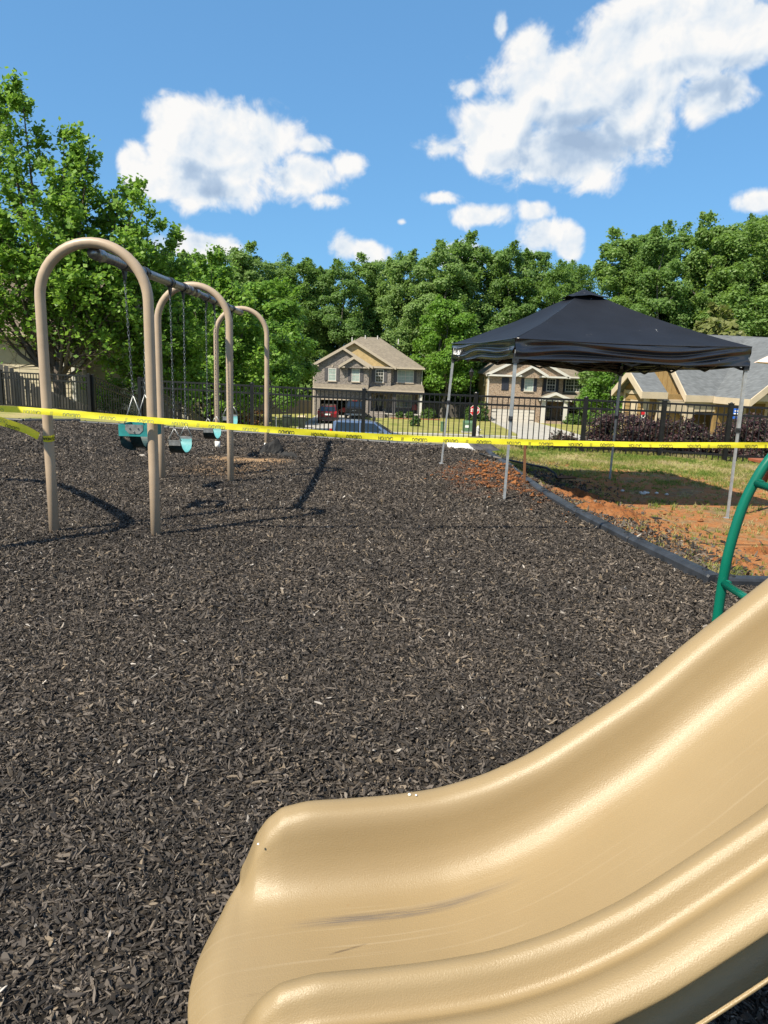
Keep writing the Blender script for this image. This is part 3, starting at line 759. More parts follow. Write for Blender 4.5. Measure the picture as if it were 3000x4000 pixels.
for y in hanger_y():
    x = beam_x(y); mb = MB()
    mb.tube([(x, y - .045, BZ), (x, y + .045, BZ)], .055, 16)
    mb.hexa([(x - .012, y - .05, BZ - .04), (x + .012, y - .05, BZ - .04), (x + .012, y + .05, BZ - .04), (x - .012, y + .05, BZ - .04),
             (x - .010, y - .018, BZ - .125), (x + .010, y - .018, BZ - .125), (x + .010, y + .018, BZ - .125), (x - .010, y + .018, BZ - .125)])
    mb.tube([(x - .06, y + .03, BZ), (x + .06, y + .03, BZ)], .008, 6)
    mb.tube([(x, y, BZ - .115), (x, y, BZ - .155)], .009, 8)
    mb.build('swing_hanger', 'dark_metal', ss, smooth=False)

def chain(mb, a, b, pitch=.036, r=.0029):
    a, b = Vector(a), Vector(b); L = (b - a).length; n = int(L / pitch); d = (b - a).normalized(); x, y = frame_of(d)
    for i in range(n):
        c = a.lerp(b, (i + .5) / n); u = x if i % 2 else y
        pts = []
        for k in range(8):
            t = 2 * math.pi * k / 8; pts.append(c + d * math.sin(t) * pitch * .72 + u * math.cos(t) * .0095)
        mb.tube(pts, r, 5, close=True)
def seat_local(h0, h1, kind):
    pass
def belt_swing(ya, yb, zs, label):
    ym = (ya + yb) / 2; x = beam_x(ym); w = .24
    root = empty('belt_swing', (x, ym, zs), label=label, cat='swing', group='swings hanging from the tan swing set')
    for yh, s in ((ya, -1), (yb, 1)):
        ye = ym + s * w * .98; zt = zs + .30
        mb = MB(); chain(mb, (x, yh, BZ - .14), (x, ye, zt)); mb.build('chain', 'chain_metal', root, smooth=True)
        mb = MB()
        for q in (-.075, .075): mb.tube([(x, ye, zt), (x + q, ye - s * .006, zs + .155)], .005, 6)
        mb.tube([(x - .08, ye - s * .006, zs + .155), (x + .08, ye - s * .006, zs + .155)], .005, 6)
        mb.build('seat_triangle', 'steel', root, smooth=True)
        mb = MB(); mb.bar((x - .065, ye - s * .006, zs + .128), (x + .065, ye - s * .006, zs + .128), .010, .06); mb.build('seat_plate', 'steel', root)
    def shell(th):
        def f(u, v):
            t = u * 2 - 1
            yy = ym + math.sin(t * 1.45) / math.sin(1.45) * w * (1 - .05 * abs(t)); zz = zs + .155 * (abs(t) ** 2.1)
            ww = .088 - .022 * abs(t) ** 2
            if abs(t) < .35: ww -= .006
            return (x + (v - .5) * 2 * ww, yy, zz - th)
        return f
    mb = MB(); mb.smooth = True; mb.grid(shell(0), 24, 3); mb.build('seat', 'teal_faded', root, smooth=True, fix=False)
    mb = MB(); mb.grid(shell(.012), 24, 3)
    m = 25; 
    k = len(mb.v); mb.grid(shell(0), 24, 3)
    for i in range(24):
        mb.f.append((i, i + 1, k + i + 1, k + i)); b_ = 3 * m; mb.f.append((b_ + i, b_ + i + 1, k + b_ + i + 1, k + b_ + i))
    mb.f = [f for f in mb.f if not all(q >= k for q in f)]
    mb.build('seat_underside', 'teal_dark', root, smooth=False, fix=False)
HY = hanger_y()
belt_swing(HY[2], HY[3], .45, 'teal belt swing beside the second arch, nearest of the belt swings')
belt_swing(HY[4], HY[5], .44, 'teal belt swing hanging just past the middle arch')
belt_swing(HY[6], HY[7], .50, 'farthest teal belt swing, half hidden behind a tan post')
def bucket_swing(ya, yb, zb, label):
    ym = (ya + yb) / 2; x = beam_x(ym)
    root = empty('bucket_swing', (x, ym, zb), label=label, cat='swing', group='swings hanging from the tan swing set')
    hw, hd = .15, .165; zt = zb + .225; zm = zb + .115
    for yh, s in ((ya, -1), (yb, 1)):
        ye = ym + s * hd; zj = zt + .28
        mb = MB(); chain(mb, (x, yh, BZ - .14), (x, ye, zj)); mb.build('chain', 'chain_metal', root, smooth=True)
        mb = MB()
        for q in (-.10, .10): mb.tube([(x, ye, zj), (x + q, ye, zt - .01)], .005, 6)
        mb.tube([(x - .10, ye, zt - .01), (x + .10, ye, zt - .01)], .005, 6); mb.build('seat_triangle', 'steel', root, smooth=True)
        mb = MB(); pl = [(-.085, zt + .002), (.085, zt + .002), (.085, zt - .05), (.05, zt - .085), (-.05, zt - .085), (-.085, zt - .05)]
        mb.prism([(x + a, z) for a, z in pl], ye + s * .002, ye + s * .010, 'y'); p_ = mb.build('side_plate', 'steel', root)
        bo = MB()
        for (a, z) in ((-.04, zt - .035), (.04, zt - .035), (0, zt - .068)):
            bo = MB(); bo.tube([(x + a, ye + s * .010, z), (x + a, ye + s * .018, z)], [.011, .007], 8); bo.build('bolt', 'galv', p_)
    # upper band: four walls of rubber
    def wall(a, b, z0, z1, th=.012):
        mb = MB(); a, b = Vector((*a, 0)), Vector((*b, 0)); d = (b - a).normalized(); n = Vector((-d.y, d.x, 0)) * th / 2
        mb.hexa([(*(a - n).xy, z0), (*(b - n).xy, z0), (*(b + n).xy, z0), (*(a + n).xy, z0), (*(a - n).xy, z1), (*(b - n).xy, z1), (*(b + n).xy, z1), (*(a + n).xy, z1)])
        return mb
    wall((x - hw, ym - hd), (x + hw, ym - hd), zm, zt).build('front_band', 'teal', root)
    wall((x - hw, ym + hd), (x + hw, ym + hd), zm, zt).build('back_band', 'teal', root)
    wall((x - hw, ym - hd + .006), (x - hw, ym + hd - .006), zm, zt).build('side_band', 'teal', root)
    wall((x + hw, ym - hd + .006), (x + hw, ym + hd - .006), zm, zt).build('side_band', 'teal', root)
    # hammock seat and leg straps
    def sheet_(w0, x0, mat_, nm):
        def f(u, v, off=0):
            t = u * 2 - 1; return (x + x0 + (v - .5) * 2 * w0, ym + t * hd * (1 - .06 * (1 - abs(t))), zb + (zm + .01 - zb) * abs(t) ** 2.2 + off)
        mb = MB(); mb.grid(lambda u, v: f(u, v), 16, 2); k = len(mb.v); mb.grid(lambda u, v: f(u, v, -.012), 16, 2)
        for i in range(16):
            for r in (0, 2): mb.f.append((r * 17 + i, r * 17 + i + 1, k + r * 17 + i + 1, k + r * 17 + i))
        mb.build(nm, mat_, root, smooth=False)
    sheet_(.055, 0, 'teal_dark', 'seat')
    def strap(sx):
        mb = MB()
        def f(u, v):
            t = u * 2 - 1
            return (x + sx * (hw - .10 * (1 - t * t) * 0 ) - sx * .0 + (0 if True else 0), ym + (v - .5) * 2 * (.135 - .07 * (1 - t * t)), zm + .01 - (zm - zb) * math.sqrt(max(0, 1 - t * t)) if False else zb + (zm + .01 - zb) * v)
        return mb
    for sx in (-1, 1):
        mb = MB(); pts = [(x + sx * (hw - .004), ym - hd + .02, zm), (x + sx * hw * .9, ym - hd * .75, zb + .05), (x + sx * hw * .55, ym - hd * .35, zb + .004), (x + sx * .06, ym, zb - .004)]
        P = smooth_path(pts, 5); V = []; Fc = []
        for i, p in enumerate(P):
            V += [p + Vector((0, -.012, -.035)) * (1 if i else 1), p + Vector((0, .012, .035))]
            if i: Fc.append((2 * i - 2, 2 * i - 1, 2 * i + 1, 2 * i))
        k = len(V); V += [v + Vector((sx * -.012, .004, 0)) for v in V]; Fc += [tuple(q + k for q in f) for f in Fc]
        n2 = len(P)
        for i in range(n2 - 1):
            for o_ in (0, 1): Fc.append((2 * i + o_, 2 * i + 2 + o_, k + 2 * i + 2 + o_, k + 2 * i + o_))
        mb.add(V, Fc); mb.build('leg_strap', 'teal_dark', root)
bucket_swing(HY[0], HY[1], .665, 'teal toddler bucket swing with grey side plates by the nearest arch')

# ------------------------------------------------------------------ tan arch standing left of the frame (its shadow lies on the chips)
ca = empty('climber_arch', (-3.75, 4.9, 0), label='tan pipe arch of a climber at the left edge that holds the tape', cat='climber')
hp = [(-3.72, 4.78, -.2), (-3.72, 4.78, 1.0), (-3.70, 4.82, 1.9), (-3.82, 4.98, 2.35), (-4.25, 5.45, 2.52), (-4.9, 6.2, 2.56), (-5.5, 6.9, 2.50), (-5.85, 7.25, 2.25), (-5.95, 7.35, 1.6), (-5.95, 7.35, -.2)]
mb = MB(); mb.tube(smooth_path(hp, 8), .055, 16); mb.build('arch_frame', 'tan_paint', ca, smooth=True)
for f in (.22, .5, .9, 1.3, 1.7):
    mb = MB(); mb.tube([(-3.72, 4.80, f), (-4.1, 4.45, f)], .02, 10); mb.build('rung', 'tan_paint', ca, smooth=True)
mb = MB(); mb.tube([(-4.1, 4.45, -.2), (-4.1, 4.45, 1.9)], .04, 12); mb.build('side_post', 'tan_paint', ca, smooth=True)

# ------------------------------------------------------------------ caution tape
def ribbon(name, label, pts, half, twist, words, face=1):
    P = smooth_path(pts, 14); n = len(P); L = [0]
    for a, b in zip(P, P[1:]): L.append(L[-1] + (b - a).length)
    X = [[p[i] for p in P] for i in range(3)]
    def S(s, v, off=0.0):
        s = min(max(s, 0), L[-1]); c = Vector([interp(L, X[i], s) for i in range(3)])
        e = .02; c2 = Vector([interp(L, X[i], min(s + e, L[-1])) for i in range(3)]); c1 = Vector([interp(L, X[i], max(s - e, 0)) for i in range(3)])
        d = (c2 - c1).normalized(); side = Vector((d.y, -d.x, 0)).normalized()          # towards the camera
        tw = twist(s); up = side.cross(d).normalized()
        if up.z < 0: up = -up
        v_ = up * math.cos(tw) + side * math.sin(tw); nr = side * math.cos(tw) - up * math.sin(tw)
        h = half(s) if callable(half) else half
        bow = (1 - v * v) * .006 * math.sin(s * 5.3 + 1)
        return c + v_ * (v * h) + nr * (off + bow)
    root = empty(name, tuple(P[n // 2]), label=label, cat='tape')
    m = int(L[-1] / .05)
    mb = MB(); mb.grid(lambda u, v: S(u * L[-1], v * 2 - 1), m, 4); mb.build('ribbon', 'tape', root, smooth=True, fix=False)
    for (s, txt, mt, vc, sz) in words:
        # the tape hangs upside down: the words are turned by 180 degrees
        lettering(txt, sz, lambda x, y: S(s - x, (vc * half(s) if callable(half) else vc * half) * 0 + min(1.0, max(-1.0, vc - y / (half(s) if callable(half) else half))), .0022), mt, root, bold=.0006, fx=.62)
    return root
tw1 = lambda s: -.30 - .18 * math.sin(s * 1.3) - .12 * math.sin(s * 3.1)
pts1 = [(-3.66, 4.86, 1.13), (-3.1, 5.62, 1.09), (-2.75, 5.76, 1.068), (-1.93, 5.88, 1.018), (-1.1, 6.0, .968), (-.24, 6.13, .925), (.88, 6.29, .90), (2.07, 6.47, .893), (3.59, 6.69, .912), (6.2, 7.0, .99)]
words = []
s = .95; i = 0
while s < 9.6:
    faint = s < 3.0
    words.append((s, ('CUIDADO', 'CAUTION')[i % 2], 'print_faint' if faint else 'print_black', -.42, .047))
    if i % 2: words.append((s + .147, '///', 'print_faint' if faint else 'print_black', -.35, .044))
    s += .277 if i % 2 == 0 else .30
    i += 1
ribbon('caution_tape', 'long yellow caution tape stretched across the whole playground', pts1, .0265, tw1, words)
pts2 = [(-3.63, 4.90, 1.22), (-3.28, 5.42, 1.09), (-3.0, 5.79, .935), (-2.905, 5.918, .850)]
ribbon('caution_tape', 'short slanting piece of yellow caution tape tied round the nearest left post', pts2, lambda s: .046 - .014 * (s / 1.3), lambda s: -.15 - .2 * math.sin(s * 2.2),
       [(.42, 'CAUTION', 'print_black', -.55, .044), (.72, 'CUIDADO', 'print_faint', .35, .040), (.98, 'CAUTION', 'print_faint', .25, .040), (1.08, 'CUIDADO', 'print_black', -.62, .040)])
tw = bpy.data.objects[[o.name for o in bpy.data.objects if o.name.startswith('caution_tape')][-1]]
mb = MB()
def wrap(u, v):
    a = 2 * math.pi * u; r = PR + .003 + .002 * math.sin(a * 5); return (AX[0] - .44 + r * math.cos(a), AY[0] + r * math.sin(a), .835 + (v - .5) * .052 + .008 * math.sin(a))
mb.grid(wrap, 28, 3); mb.build('post_wrap', 'tape', tw, smooth=True, fix=False)
lettering('CUIDADO', .036, lambda x, y: (AX[0] - .44 + (PR + .0075) * math.sin(-x / .046), AY[0] - (PR + .0075) * math.cos(x / .046), .830 - y * .8), 'print_black', tw, bold=.001)

# ------------------------------------------------------------------ pop-up canopy tent
FL, FR_, BR, BL = Vector((1.40, 8.20, 0)), Vector((4.27, 8.65, -.19)), Vector((3.70, 11.60, -.19)), Vector((.88, 11.24, .03))
tent = empty('canopy_tent', (2.55, 9.93, -.19), label='black pop-up canopy tent with grey legs over the dug red earth', cat='canopy tent')
C0 = Vector((2.575, 9.93, 2.60)); ZV = 1.88; ZB = 1.655
cor = [Vector((1.41, 8.19, 1.875)), Vector((4.27, 8.64, 1.885)), Vector((3.72, 11.60, 1.765)), Vector((.97, 11.25, 1.895))]
ncol = 26
for k in range(4):
    a, b = cor[k], cor[(k + 1) % 4]
    def f(u, v):
        e = a.lerp(b, u); e = e + Vector((0, 0, -.022 * math.sin(u * math.pi)))
        p = e.lerp(C0, v)
        p.z -= .10 * math.sin(v * math.pi) * (.5 + .5 * math.sin(u * math.pi)) * (1 - .25 * v)
        p.z += .010 * noise.noise(Vector((p.x * 3, p.y * 3, 1))) * math.sin(v * math.pi) + .006 * math.sin(u * 40) * (1 - v) ** 4
        return p
    mb = MB(); mb.grid(f, ncol, 18); mb.build('roof_panel', 'canopy', tent, smooth=True, fix=False)
    mb = MB(); mb.grid(lambda u, v: f(u, v * .97) - Vector((0, 0, .006)), ncol, 8); mb.build('roof_lining', 'under_fabric', tent, smooth=True, fix=False)
    nrm = Vector(((b - a).y, -(b - a).x, 0)).normalized()
    def g(u, v):
        e = a.lerp(b, u); drop = (ZV - ZB) * v
        w = .022 * math.sin(v * 15 + 7 * noise.noise(Vector((u * 2.2, v * .9, k * 7.0))) + (u - .5) * 5) * math.sin(min(1, u * 6, (1 - u) * 6) * 1.57) * math.sin(v * math.pi * .9 + .15)
        w += .03 * noise.noise(Vector((u * 3.2, v * 2.4, k * 5.0 + 2)))
        z = e.z - drop - .022 * math.sin(u * math.pi) * (1 - v) - .018 * math.sin(u * math.pi * 2) ** 2 * v
        return Vector((e.x, e.y, z)) + nrm * (w + .004 + .012 * v)
    mb = MB(); mb.grid(g, 90, 36); vl = mb.build('valance', 'canopy_vinyl', tent, smooth=True, fix=False)
    # seam cord along the eave and corner binding
    mb = MB(); mb.tube([g(i / 30, .0) + nrm * .004 for i in range(31)], .007, 6); mb.build('eave_seam', 'canopy_vinyl', tent, smooth=True)
    if k == 3:
        lettering('Academy', .17, lambda x, y: g(.145 + x / (b - a).length, .52 - y / (ZV - ZB) * .75) + nrm * .010, 'sign_white', tent, bold=.006, fx=.72)
    # scissor truss below the eave
    sc = 4; zlo, zhi = ZB - .035, ZB + .17
    for i in range(sc):
        u0, u1 = .015 + .97 * i / sc, .015 + .97 * (i + 1) / sc
        ins = -nrm * .045
        mb = MB(); p0, p1 = a.lerp(b, u0) + ins, a.lerp(b, u1) + ins
        e0, e1 = p0.z - ZV, p1.z - ZV; mb.bar((p0.x, p0.y, e0 + (zlo if i % 2 else zhi)), (p1.x, p1.y, e1 + (zhi if i % 2 else zlo)), .013, .025)
        q = ins * .4; mb.bar((p0.x + q.x, p0.y + q.y, e0 + (zhi if i % 2 else zlo)), (p1.x + q.x, p1.y + q.y, e1 + (zlo if i % 2 else zhi)), .013, .025)
        mb.build('truss_bar', 'dark_metal', tent)
    mid = a.lerp(b, .5) - nrm * .06
    mb = MB(); mb.bar((mid.x, mid.y, ZB + .05), (C0.x, C0.y, 2.02), .013, .025); mb.bar((mid.x, mid.y, ZB + .17), (C0.x, C0.y, 1.92), .013, .025); mb.build('truss_bar', 'dark_metal', tent)
mb = MB(); mb.tube([(C0.x, C0.y, 1.86), (C0.x, C0.y, 2.56)], .018, 10); mb.lathe([(.05, 1.9), (.05, 1.99), (.02, 2.01)], (C0.x, C0.y, 0), 10); mb.build('peak_pole', 'dark_metal', tent)
# vent cap on the peak
vc = MB(); q = []
cap_c = [C0.lerp(c, .165) + Vector((0, 0, .014)) for c in cor]
for k in range(4):
    a, b = cap_c[k], cap_c[(k + 1) % 4]; top = C0 + Vector((0, 0, .022))
    def f(u, v):
        e = a.lerp(b, u); e.z += .022 * math.sin(u * math.pi) ** 2
        p = e.lerp(top, v); p.z -= .008 * math.sin(v * math.pi); return p + Vector((0, 0, .010 * noise.noise(p * 7)))
    vc.grid(f, 12, 8)
vc.build('vent_cap', 'canopy', tent, smooth=True, fix=False)
for base, c in zip((FL, FR_, BR, BL), cor):
    top = Vector((c.x, c.y, c.z - .125)); ctr = Vector((C0.x, C0.y, 0)); inn = (ctr - Vector((c.x, c.y, 0))).normalized() * .03
    top = top + inn; bt = base + inn * .3
    mid = bt.lerp(top, .56)
    mb = MB(); mb.bar(mid - (top - bt) * .02, top, .036, .036, (1, 0, 0)); lg = mb.build('upper_leg', 'leg_grey', tent)
    mb = MB(); mb.bar(bt, mid, .027, .027, (1, 0, 0)); l2 = mb.build('lower_leg', 'leg_grey', tent)
    mb = MB(); mb.bar(mid - Vector((0, 0, .03)), mid + Vector((0, 0, .025)), .045, .045, (1, 0, 0)); mb.tube([mid + Vector((0, -.04, 0)), mid + Vector((0, -.015, 0))], .008, 6); mb.build('leg_lock', 'dark_metal', tent)
    mb = MB(); mb.bar(Vector((top.x, top.y, top.z - .15)), Vector((top.x, top.y, top.z - .04)), .062, .062, (1, 0, 0)); mb.build('corner_bracket', 'dark_metal', tent)
    mb = MB(); mb.box(bt.x - .04, bt.x + .04, bt.y - .04, bt.y + .04, base.z - .01, base.z + .008); mb.build('foot_plate', 'leg_grey', tent)

# ------------------------------------------------------------------ slide
SD = Vector((math.cos(R(8)), math.sin(R(8)), 0)); SN = Vector((-SD.y, SD.x, 0)); S0 = Vector((-.28, 1.48, 0))
SS = [-.16, -.10, -.04, 0, .04, .10, .20, .32, .44, .56, .68, .80, .93, 1.05, 1.23, 1.5, 1.9, 2.3]
SZ = [.40, .425, .445, .455, .470, .490, .497, .500, .512, .545, .60, .68, .77, .88, 1.03, 1.26, 1.60, 1.94]
def rimz(s): return interp(SS, SZ, s)
_sv = np.linspace(-.16, 2.3, 200); _zz = np.array([rimz(q) for q in _sv])
for _ in range(5): _zz[1:-1] = .25 * _zz[:-2] + .5 * _zz[1:-1] + .25 * _zz[2:]
def rimz(s): return float(np.interp(s, _sv, _zz))
# cross-section: k = metres from the far rim towards the viewer, dz below the rim
KK = [(-.050, -.20), (-.052, -.12), (-.052, -.055), (-.047, -.022), (-.034, -.005), (-.016, .002), (.004, -.002), (.020, -.013), (.032, -.034), (.042, -.068), (.055, -.105), (.076, -.138), (.105, -.160), (.145, -.171), (.20, -.176), (.26, -.178), (.32, -.175), (.365, -.168),
      (.398, -.150), (.420, -.118), (.433, -.075), (.444, -.035), (.456, -.012), (.472, .001), (.488, .003), (.502, -.007), (.512, -.024), (.522, -.038), (.534, -.042), (.546, -.036), (.560, -.026), (.574, -.021), (.590, -.024), (.606, -.034), (.616, -.048), (.618, -.060), (.608, -.071), (.575, -.078), (.536, -.088), (.520, -.12), (.516, -.17), (.518, -.215), (.530, -.245), (.548, -.258), (.560, -.262)]
import itertools
def resample(KK, n):
    P = smooth_path([(a, b, 0) for a, b in KK], 4); return [(p.x, p.y) for p in P]
KR_ = resample(KK, 0)
KF = []
for (a, b) in KR_: KF.append((a, b))
def slide():
    root = empty('slide', tuple(S0 + SD * .3), label='glossy tan plastic slide chute in the right foreground', cat='slide')
    sv = [-.16, -.15, -.14, -.125, -.11, -.09, -.07, -.05, -.038, -.03, -.027, -.023, -.018, -.013, -.008, -.002, .005, .012, .02, .029, .04, .052, .064, .08, .1, .124, .145] + list(np.arange(.17, 2.31, .035))
    V = []; UV = []
    RS = [-.16, -.03, -.022, -.010, .005, .029, .064, .124, .2]; RZ = [.300, .318, .335, .368, .412, .451, .482, .496, .498]
    BS = [-.16, -.10, 0, .1, .2]; BZ_ = [.292, .302, .312, .318, .320]
    for s in sv:
        rz_ = interp(RS, RZ, s) if s < .2 else rimz(s); bz_ = interp(BS, BZ_, s) if s < .2 else rimz(s) - .177
        for (k, dz) in KF:
            bow = math.sin(min(1, max(0, k / .47)) * math.pi) ** .7 if 0 < k < .47 else 0
            ss_ = s
            if s < -.03: ss_ = -.03 + (s + .03) * (.04 + .68 * bow)
            q = (dz + .178) / .178
            inner = 0 <= k <= .47
            zz = bz_ + q * (rz_ - bz_) if (inner or dz > -.02) else rz_ + dz * min(1, max(.35, (rz_ - .22) / .27))
            if s < -.05 and inner: zz -= .05 * ((-.05 - s) / .11) ** 2 * (1 - .6 * max(0, q))      # the lip rolls over
            p = S0 + SD * ss_ - SN * k; p.z = zz
            V.append(p); UV.append((ss_, k))
    n = len(KF); Fc = [(i * n + j, i * n + j + 1, (i + 1) * n + j + 1, (i + 1) * n + j) for i in range(len(sv) - 1) for j in range(n - 1)]
    mb = MB(); mb.add(V, Fc)
    o = mb.build('chute', 'slide_plastic', root, smooth=True, fix=False)
    uv = o.data.uv_layers.new(name='UVMap')
    for li, l in enumerate(o.data.loops): uv.data[li].uv = UV[l.vertex_index]
    sol = o.modifiers.new('solid', 'SOLIDIFY'); sol.thickness = .008; sol.offset = -1
    sub = o.modifiers.new('sub', 'SUBSURF'); sub.levels = 1; sub.render_levels = 1
    # steel legs under the chute
    for s in (.35, 2.2):
        for k in (.05, .45):
            q = S0 + SD * s - SN * k; mb = MB(); mb.tube([(q.x, q.y, -.2), (q.x, q.y, rimz(s) - .15)], .024, 12); mb.build('support_leg', 'dark_metal', root, smooth=True)
    mb = MB()
    for (s, k, dz, r) in ((.012, .045, -.02, .0025), (.37, -.012, .004, .0035), (.385, -.006, .004, .0025)):
        q = S0 + SD * s - SN * k; mb.lathe([(r, -r * .4), (r * 1.2, 0), (r * .7, r * .7), (r * .1, r * .9)], (q.x, q.y, rimz(s) + dz), 8)
    mb.build('bird_dropping', 'white', root)
slide()

# ------------------------------------------------------------------ green climber on the right
gc = empty('arch_climber', (2.04, 3.8, 0), label='green tubular arch climber at the right edge behind the slide', cat='climber')
rp = [(2.04, -.2), (2.04, .03), (2.043, .33), (2.06, .55), (2.10, .78), (2.15, .93), (2.215, 1.06), (2.36, 1.26), (2.55, 1.42), (2.8, 1.54), (3.1, 1.58), (3.4, 1.54), (3.65, 1.42), (3.9, 1.15), (4.05, .8), (4.12, .3), (4.12, -.2)]
for yy in (4.1, 3.52):
    mb = MB(); mb.tube(smooth_path([(x, yy, z) for x, z in rp], 5), .029, 18); mb.build('side_rail', 'green_paint', gc, smooth=True)
for (x, z) in ((2.045, .315), (2.155, .925), (2.55, 1.40), (3.1, 1.56), (3.65, 1.40), (4.05, .8)):
    mb = MB(); mb.tube([(x, 4.10, z), (x, 3.52, z)], .023, 16)
    rg = mb.build('rung', 'green_paint', gc, smooth=True)
    mb = MB(); mb.tube([(x + .012, 4.078, z), (x + .012, 4.062, z)], .0265, 16); mb.build('weld_collar', 'green_paint', rg, smooth=True)

# ------------------------------------------------------------------ things lying about
o = empty('shovel', (1.9, 11.8, 0), label='long handled shovel lying across the black border', cat='shovel')
A, B_ = Vector((1.62, 12.25, .085)), Vector((2.50, 10.95, .055))
d = (B_ - A)
mb = MB(); mb.tube([A, A + d * .14], .019, 10); mb.build('grip', 'black_rubber', o, smooth=True)
mb = MB(); mb.tube([A + d * .14, A + d * .36], .0175, 10); mb.build('handle_sleeve', 'wood_grey', o, smooth=True)
mb = MB(); mb.tube([A + d * .36, B_, B_ + Vector((.10, -.13, -.06)), B_ + Vector((.13, -.17, -.13))], .017, 10); mb.build('handle', 'dark_metal', o, smooth=True)
mb = MB()
def blade(u, v):
    w = .11 * (1 - .55 * max(0, u - .45) ** 1.2 * 1.6); t = (v - .5) * 2
    p = B_ + Vector((.12, -.15, -.14)) + Vector((.78, -.15, 0)).normalized() * (u * .30) + Vector((.15, .78, 0)).normalized() * (t * w); p.z += .025 * t * t + .02 * u; return p
mb.grid(blade, 8, 6); mb.build('blade', 'wood_brown', o, smooth=True)
mb = MB(); mb.bar((1.86, 9.34, -.15), (1.825, 9.36, .62), .030, .030, (1, 0, 0))
one('wooden_stake', mb, 'wood_brown', 'thin brown wooden stake driven upright beside the border', 'stake')
# crumpled cloths
def crumple(mb, c, rx, ry, h, seed, n=14, rot=0.0):
    def f(u, v):
        x, y = (u - .5) * 2, (v - .5) * 2; r = min(1, math.hypot(x, y))
        k = noise.noise(Vector((x * 1.7 + seed, y * 1.7, 0))); k2 = noise.noise(Vector((x * 4 + seed, y * 4, 3)))
        z = h * max(0, (1 - r ** 1.6)) * (.55 + .9 * k) + h * .35 * abs(k2) * (1 - r * .6)
        X, Y = x * rx * (1 + .35 * k), y * ry * (1 + .3 * k2)
        return (c[0] + X * math.cos(rot) - Y * math.sin(rot), c[1] + X * math.sin(rot) + Y * math.cos(rot), c[2] + max(0, z) - .01)
    mb.grid(f, n, n); return mb
mb = crumple(MB(), (-1.93, 12.0, .0), .30, .20, .26, 3.1); mb = crumple(mb, (-1.62, 11.72, .0), .20, .09, .12, 8.0, rot=-.5)
one('crumpled_cloth', mb, 'black_cloth', 'crumpled black cloth lying at the foot of the farthest arch', 'cloth', smooth=False)
bg_ = empty('sack', (1.55, 13.45, .02), label='grey sack with a white panel slumped on the border near the fence', cat='sack')
crumple(MB(), (1.62, 13.4, .05), .46, .20, .24, 5.3, rot=-.35).build('sack_body', 'grey_cloth', bg_, smooth=True)
mb = MB()
def flap(u, v):
    x = (u - .5) * .58; y = (v - .5) * .34
    return (1.43 + x, 13.22 + y + .12 * v, .10 + .13 * v - .35 * (u - .42) ** 2 + .025 * noise.noise(Vector((u * 4, v * 4, 2))))
mb.grid(flap, 12, 8); fl = mb.build('white_panel', 'paper_white', bg_, smooth=True); sm = fl.modifiers.new('s', 'SOLIDIFY'); sm.thickness = .012
# earth mounds
def mound(c, rx, ry, h, seed, label, n=40):
    mb = MB()
    def f(u, v):
        x, y = (u - .5) * 2, (v - .5) * 2; r = math.hypot(x, y)
        k = noise.noise(Vector((x * 1.6 + seed, y * 1.6, 1))); k2 = noise.noise(Vector((x * 5 + seed, y * 5, 1))); k3 = noise.noise(Vector((x * 13, y * 13, seed)))
        z = h * max(0, 1 - r * (1.0 + .3 * k)) ** 1.1 * (1 + .6 * k2) + (.03 * k2 + .022 * k3) * sst(1.05, .5, r)
        X, Y = c[0] + x * rx, c[1] + y * ry
        return (X, Y, terr(X, Y) - .02 * sst(.7, 1, r) - .01 + max(z, -.02))
    mb.grid(f, n, n); o = one('earth_mound', mb, 'clay', label, 'earth mound', smooth=True, base=(c[0], c[1], terr(*c)))
m, t, b = base_mat('clay')
geo = t.new('ShaderNodeNewGeometry'); P_ = geo.outputs['Position']; n1 = t.noise(P_, 5.0, 5.0, .65); n2 = t.noise(P_, 28.0, 4.0, .65)
c_ = t.mix(t.mr(n1, .35, .65), (.20, .074, .025), (.27, .12, .05)); c_ = t.mix(t.mr(n2, .52, .66, 0, .8), c_, (.075, .045, .03)); c_ = t.mix(t.mr(n2, .25, .38, .5, 0), c_, (.42, .29, .17))
t.l.new(c_, b.inputs['Base Color']); b.inputs['Roughness'].default_value = .95; b.inputs['Specular IOR Level'].default_value = .1
bp = t.new('ShaderNodeBump'); bp.inputs['Strength'].default_value = .9; bp.inputs['Distance'].default_value = .03; t.l.new(n2, bp.inputs['Height']); t.l.new(bp.outputs[0], b.inputs['Normal'])
mound((2.72, 8.35), .55, .42, .12, 1.0, 'red earth mound in the sun beside the border under the tent')
mound((2.62, 9.45), .50, .75, .09, 6.0, 'red earth mound in the shade of the tent behind the sunlit one')
mound((3.25, 6.35), .30, .26, .05, 9.0, 'small clod of red earth left of the green climber')
mound((3.85, 6.95), .34, .24, .055, 13.0, 'small clod of red earth touching the green climber')
# crumbs of red clay on the chips
mb = MB(); rr = random.Random(31)
for i in range(520):
    a = rr.choice(((1.62, 10.9, .28, .35), (1.38, 9.6, .30, .30), (1.7, 9.9, .25, .6), (2.9, 7.9, .5, .4), (2.75, 8.6, .5, .6)))
    x, y = rr.gauss(a[0], a[2]), rr.gauss(a[1], a[3]); z = bump(x, y) + .03 if inbed(x, y) else terr(x, y) + .015
    r = .014 * math.exp(rr.gauss(0, .55)); V = []
    for k in range(6):
        dd = [(1, 0, 0), (-1, 0, 0), (0, 1, 0), (0, -1, 0), (0, 0, .7), (0, 0, -.7)][k]; V.append((x + dd[0] * r * rr.uniform(.6, 1.3), y + dd[1] * r * rr.uniform(.6, 1.3), z + dd[2] * r))
    mb.add(V, [(0, 2, 4), (2, 1, 4), (1, 3, 4), (3, 0, 4), (2, 0, 5), (1, 2, 5), (3, 1, 5), (0, 3, 5)])
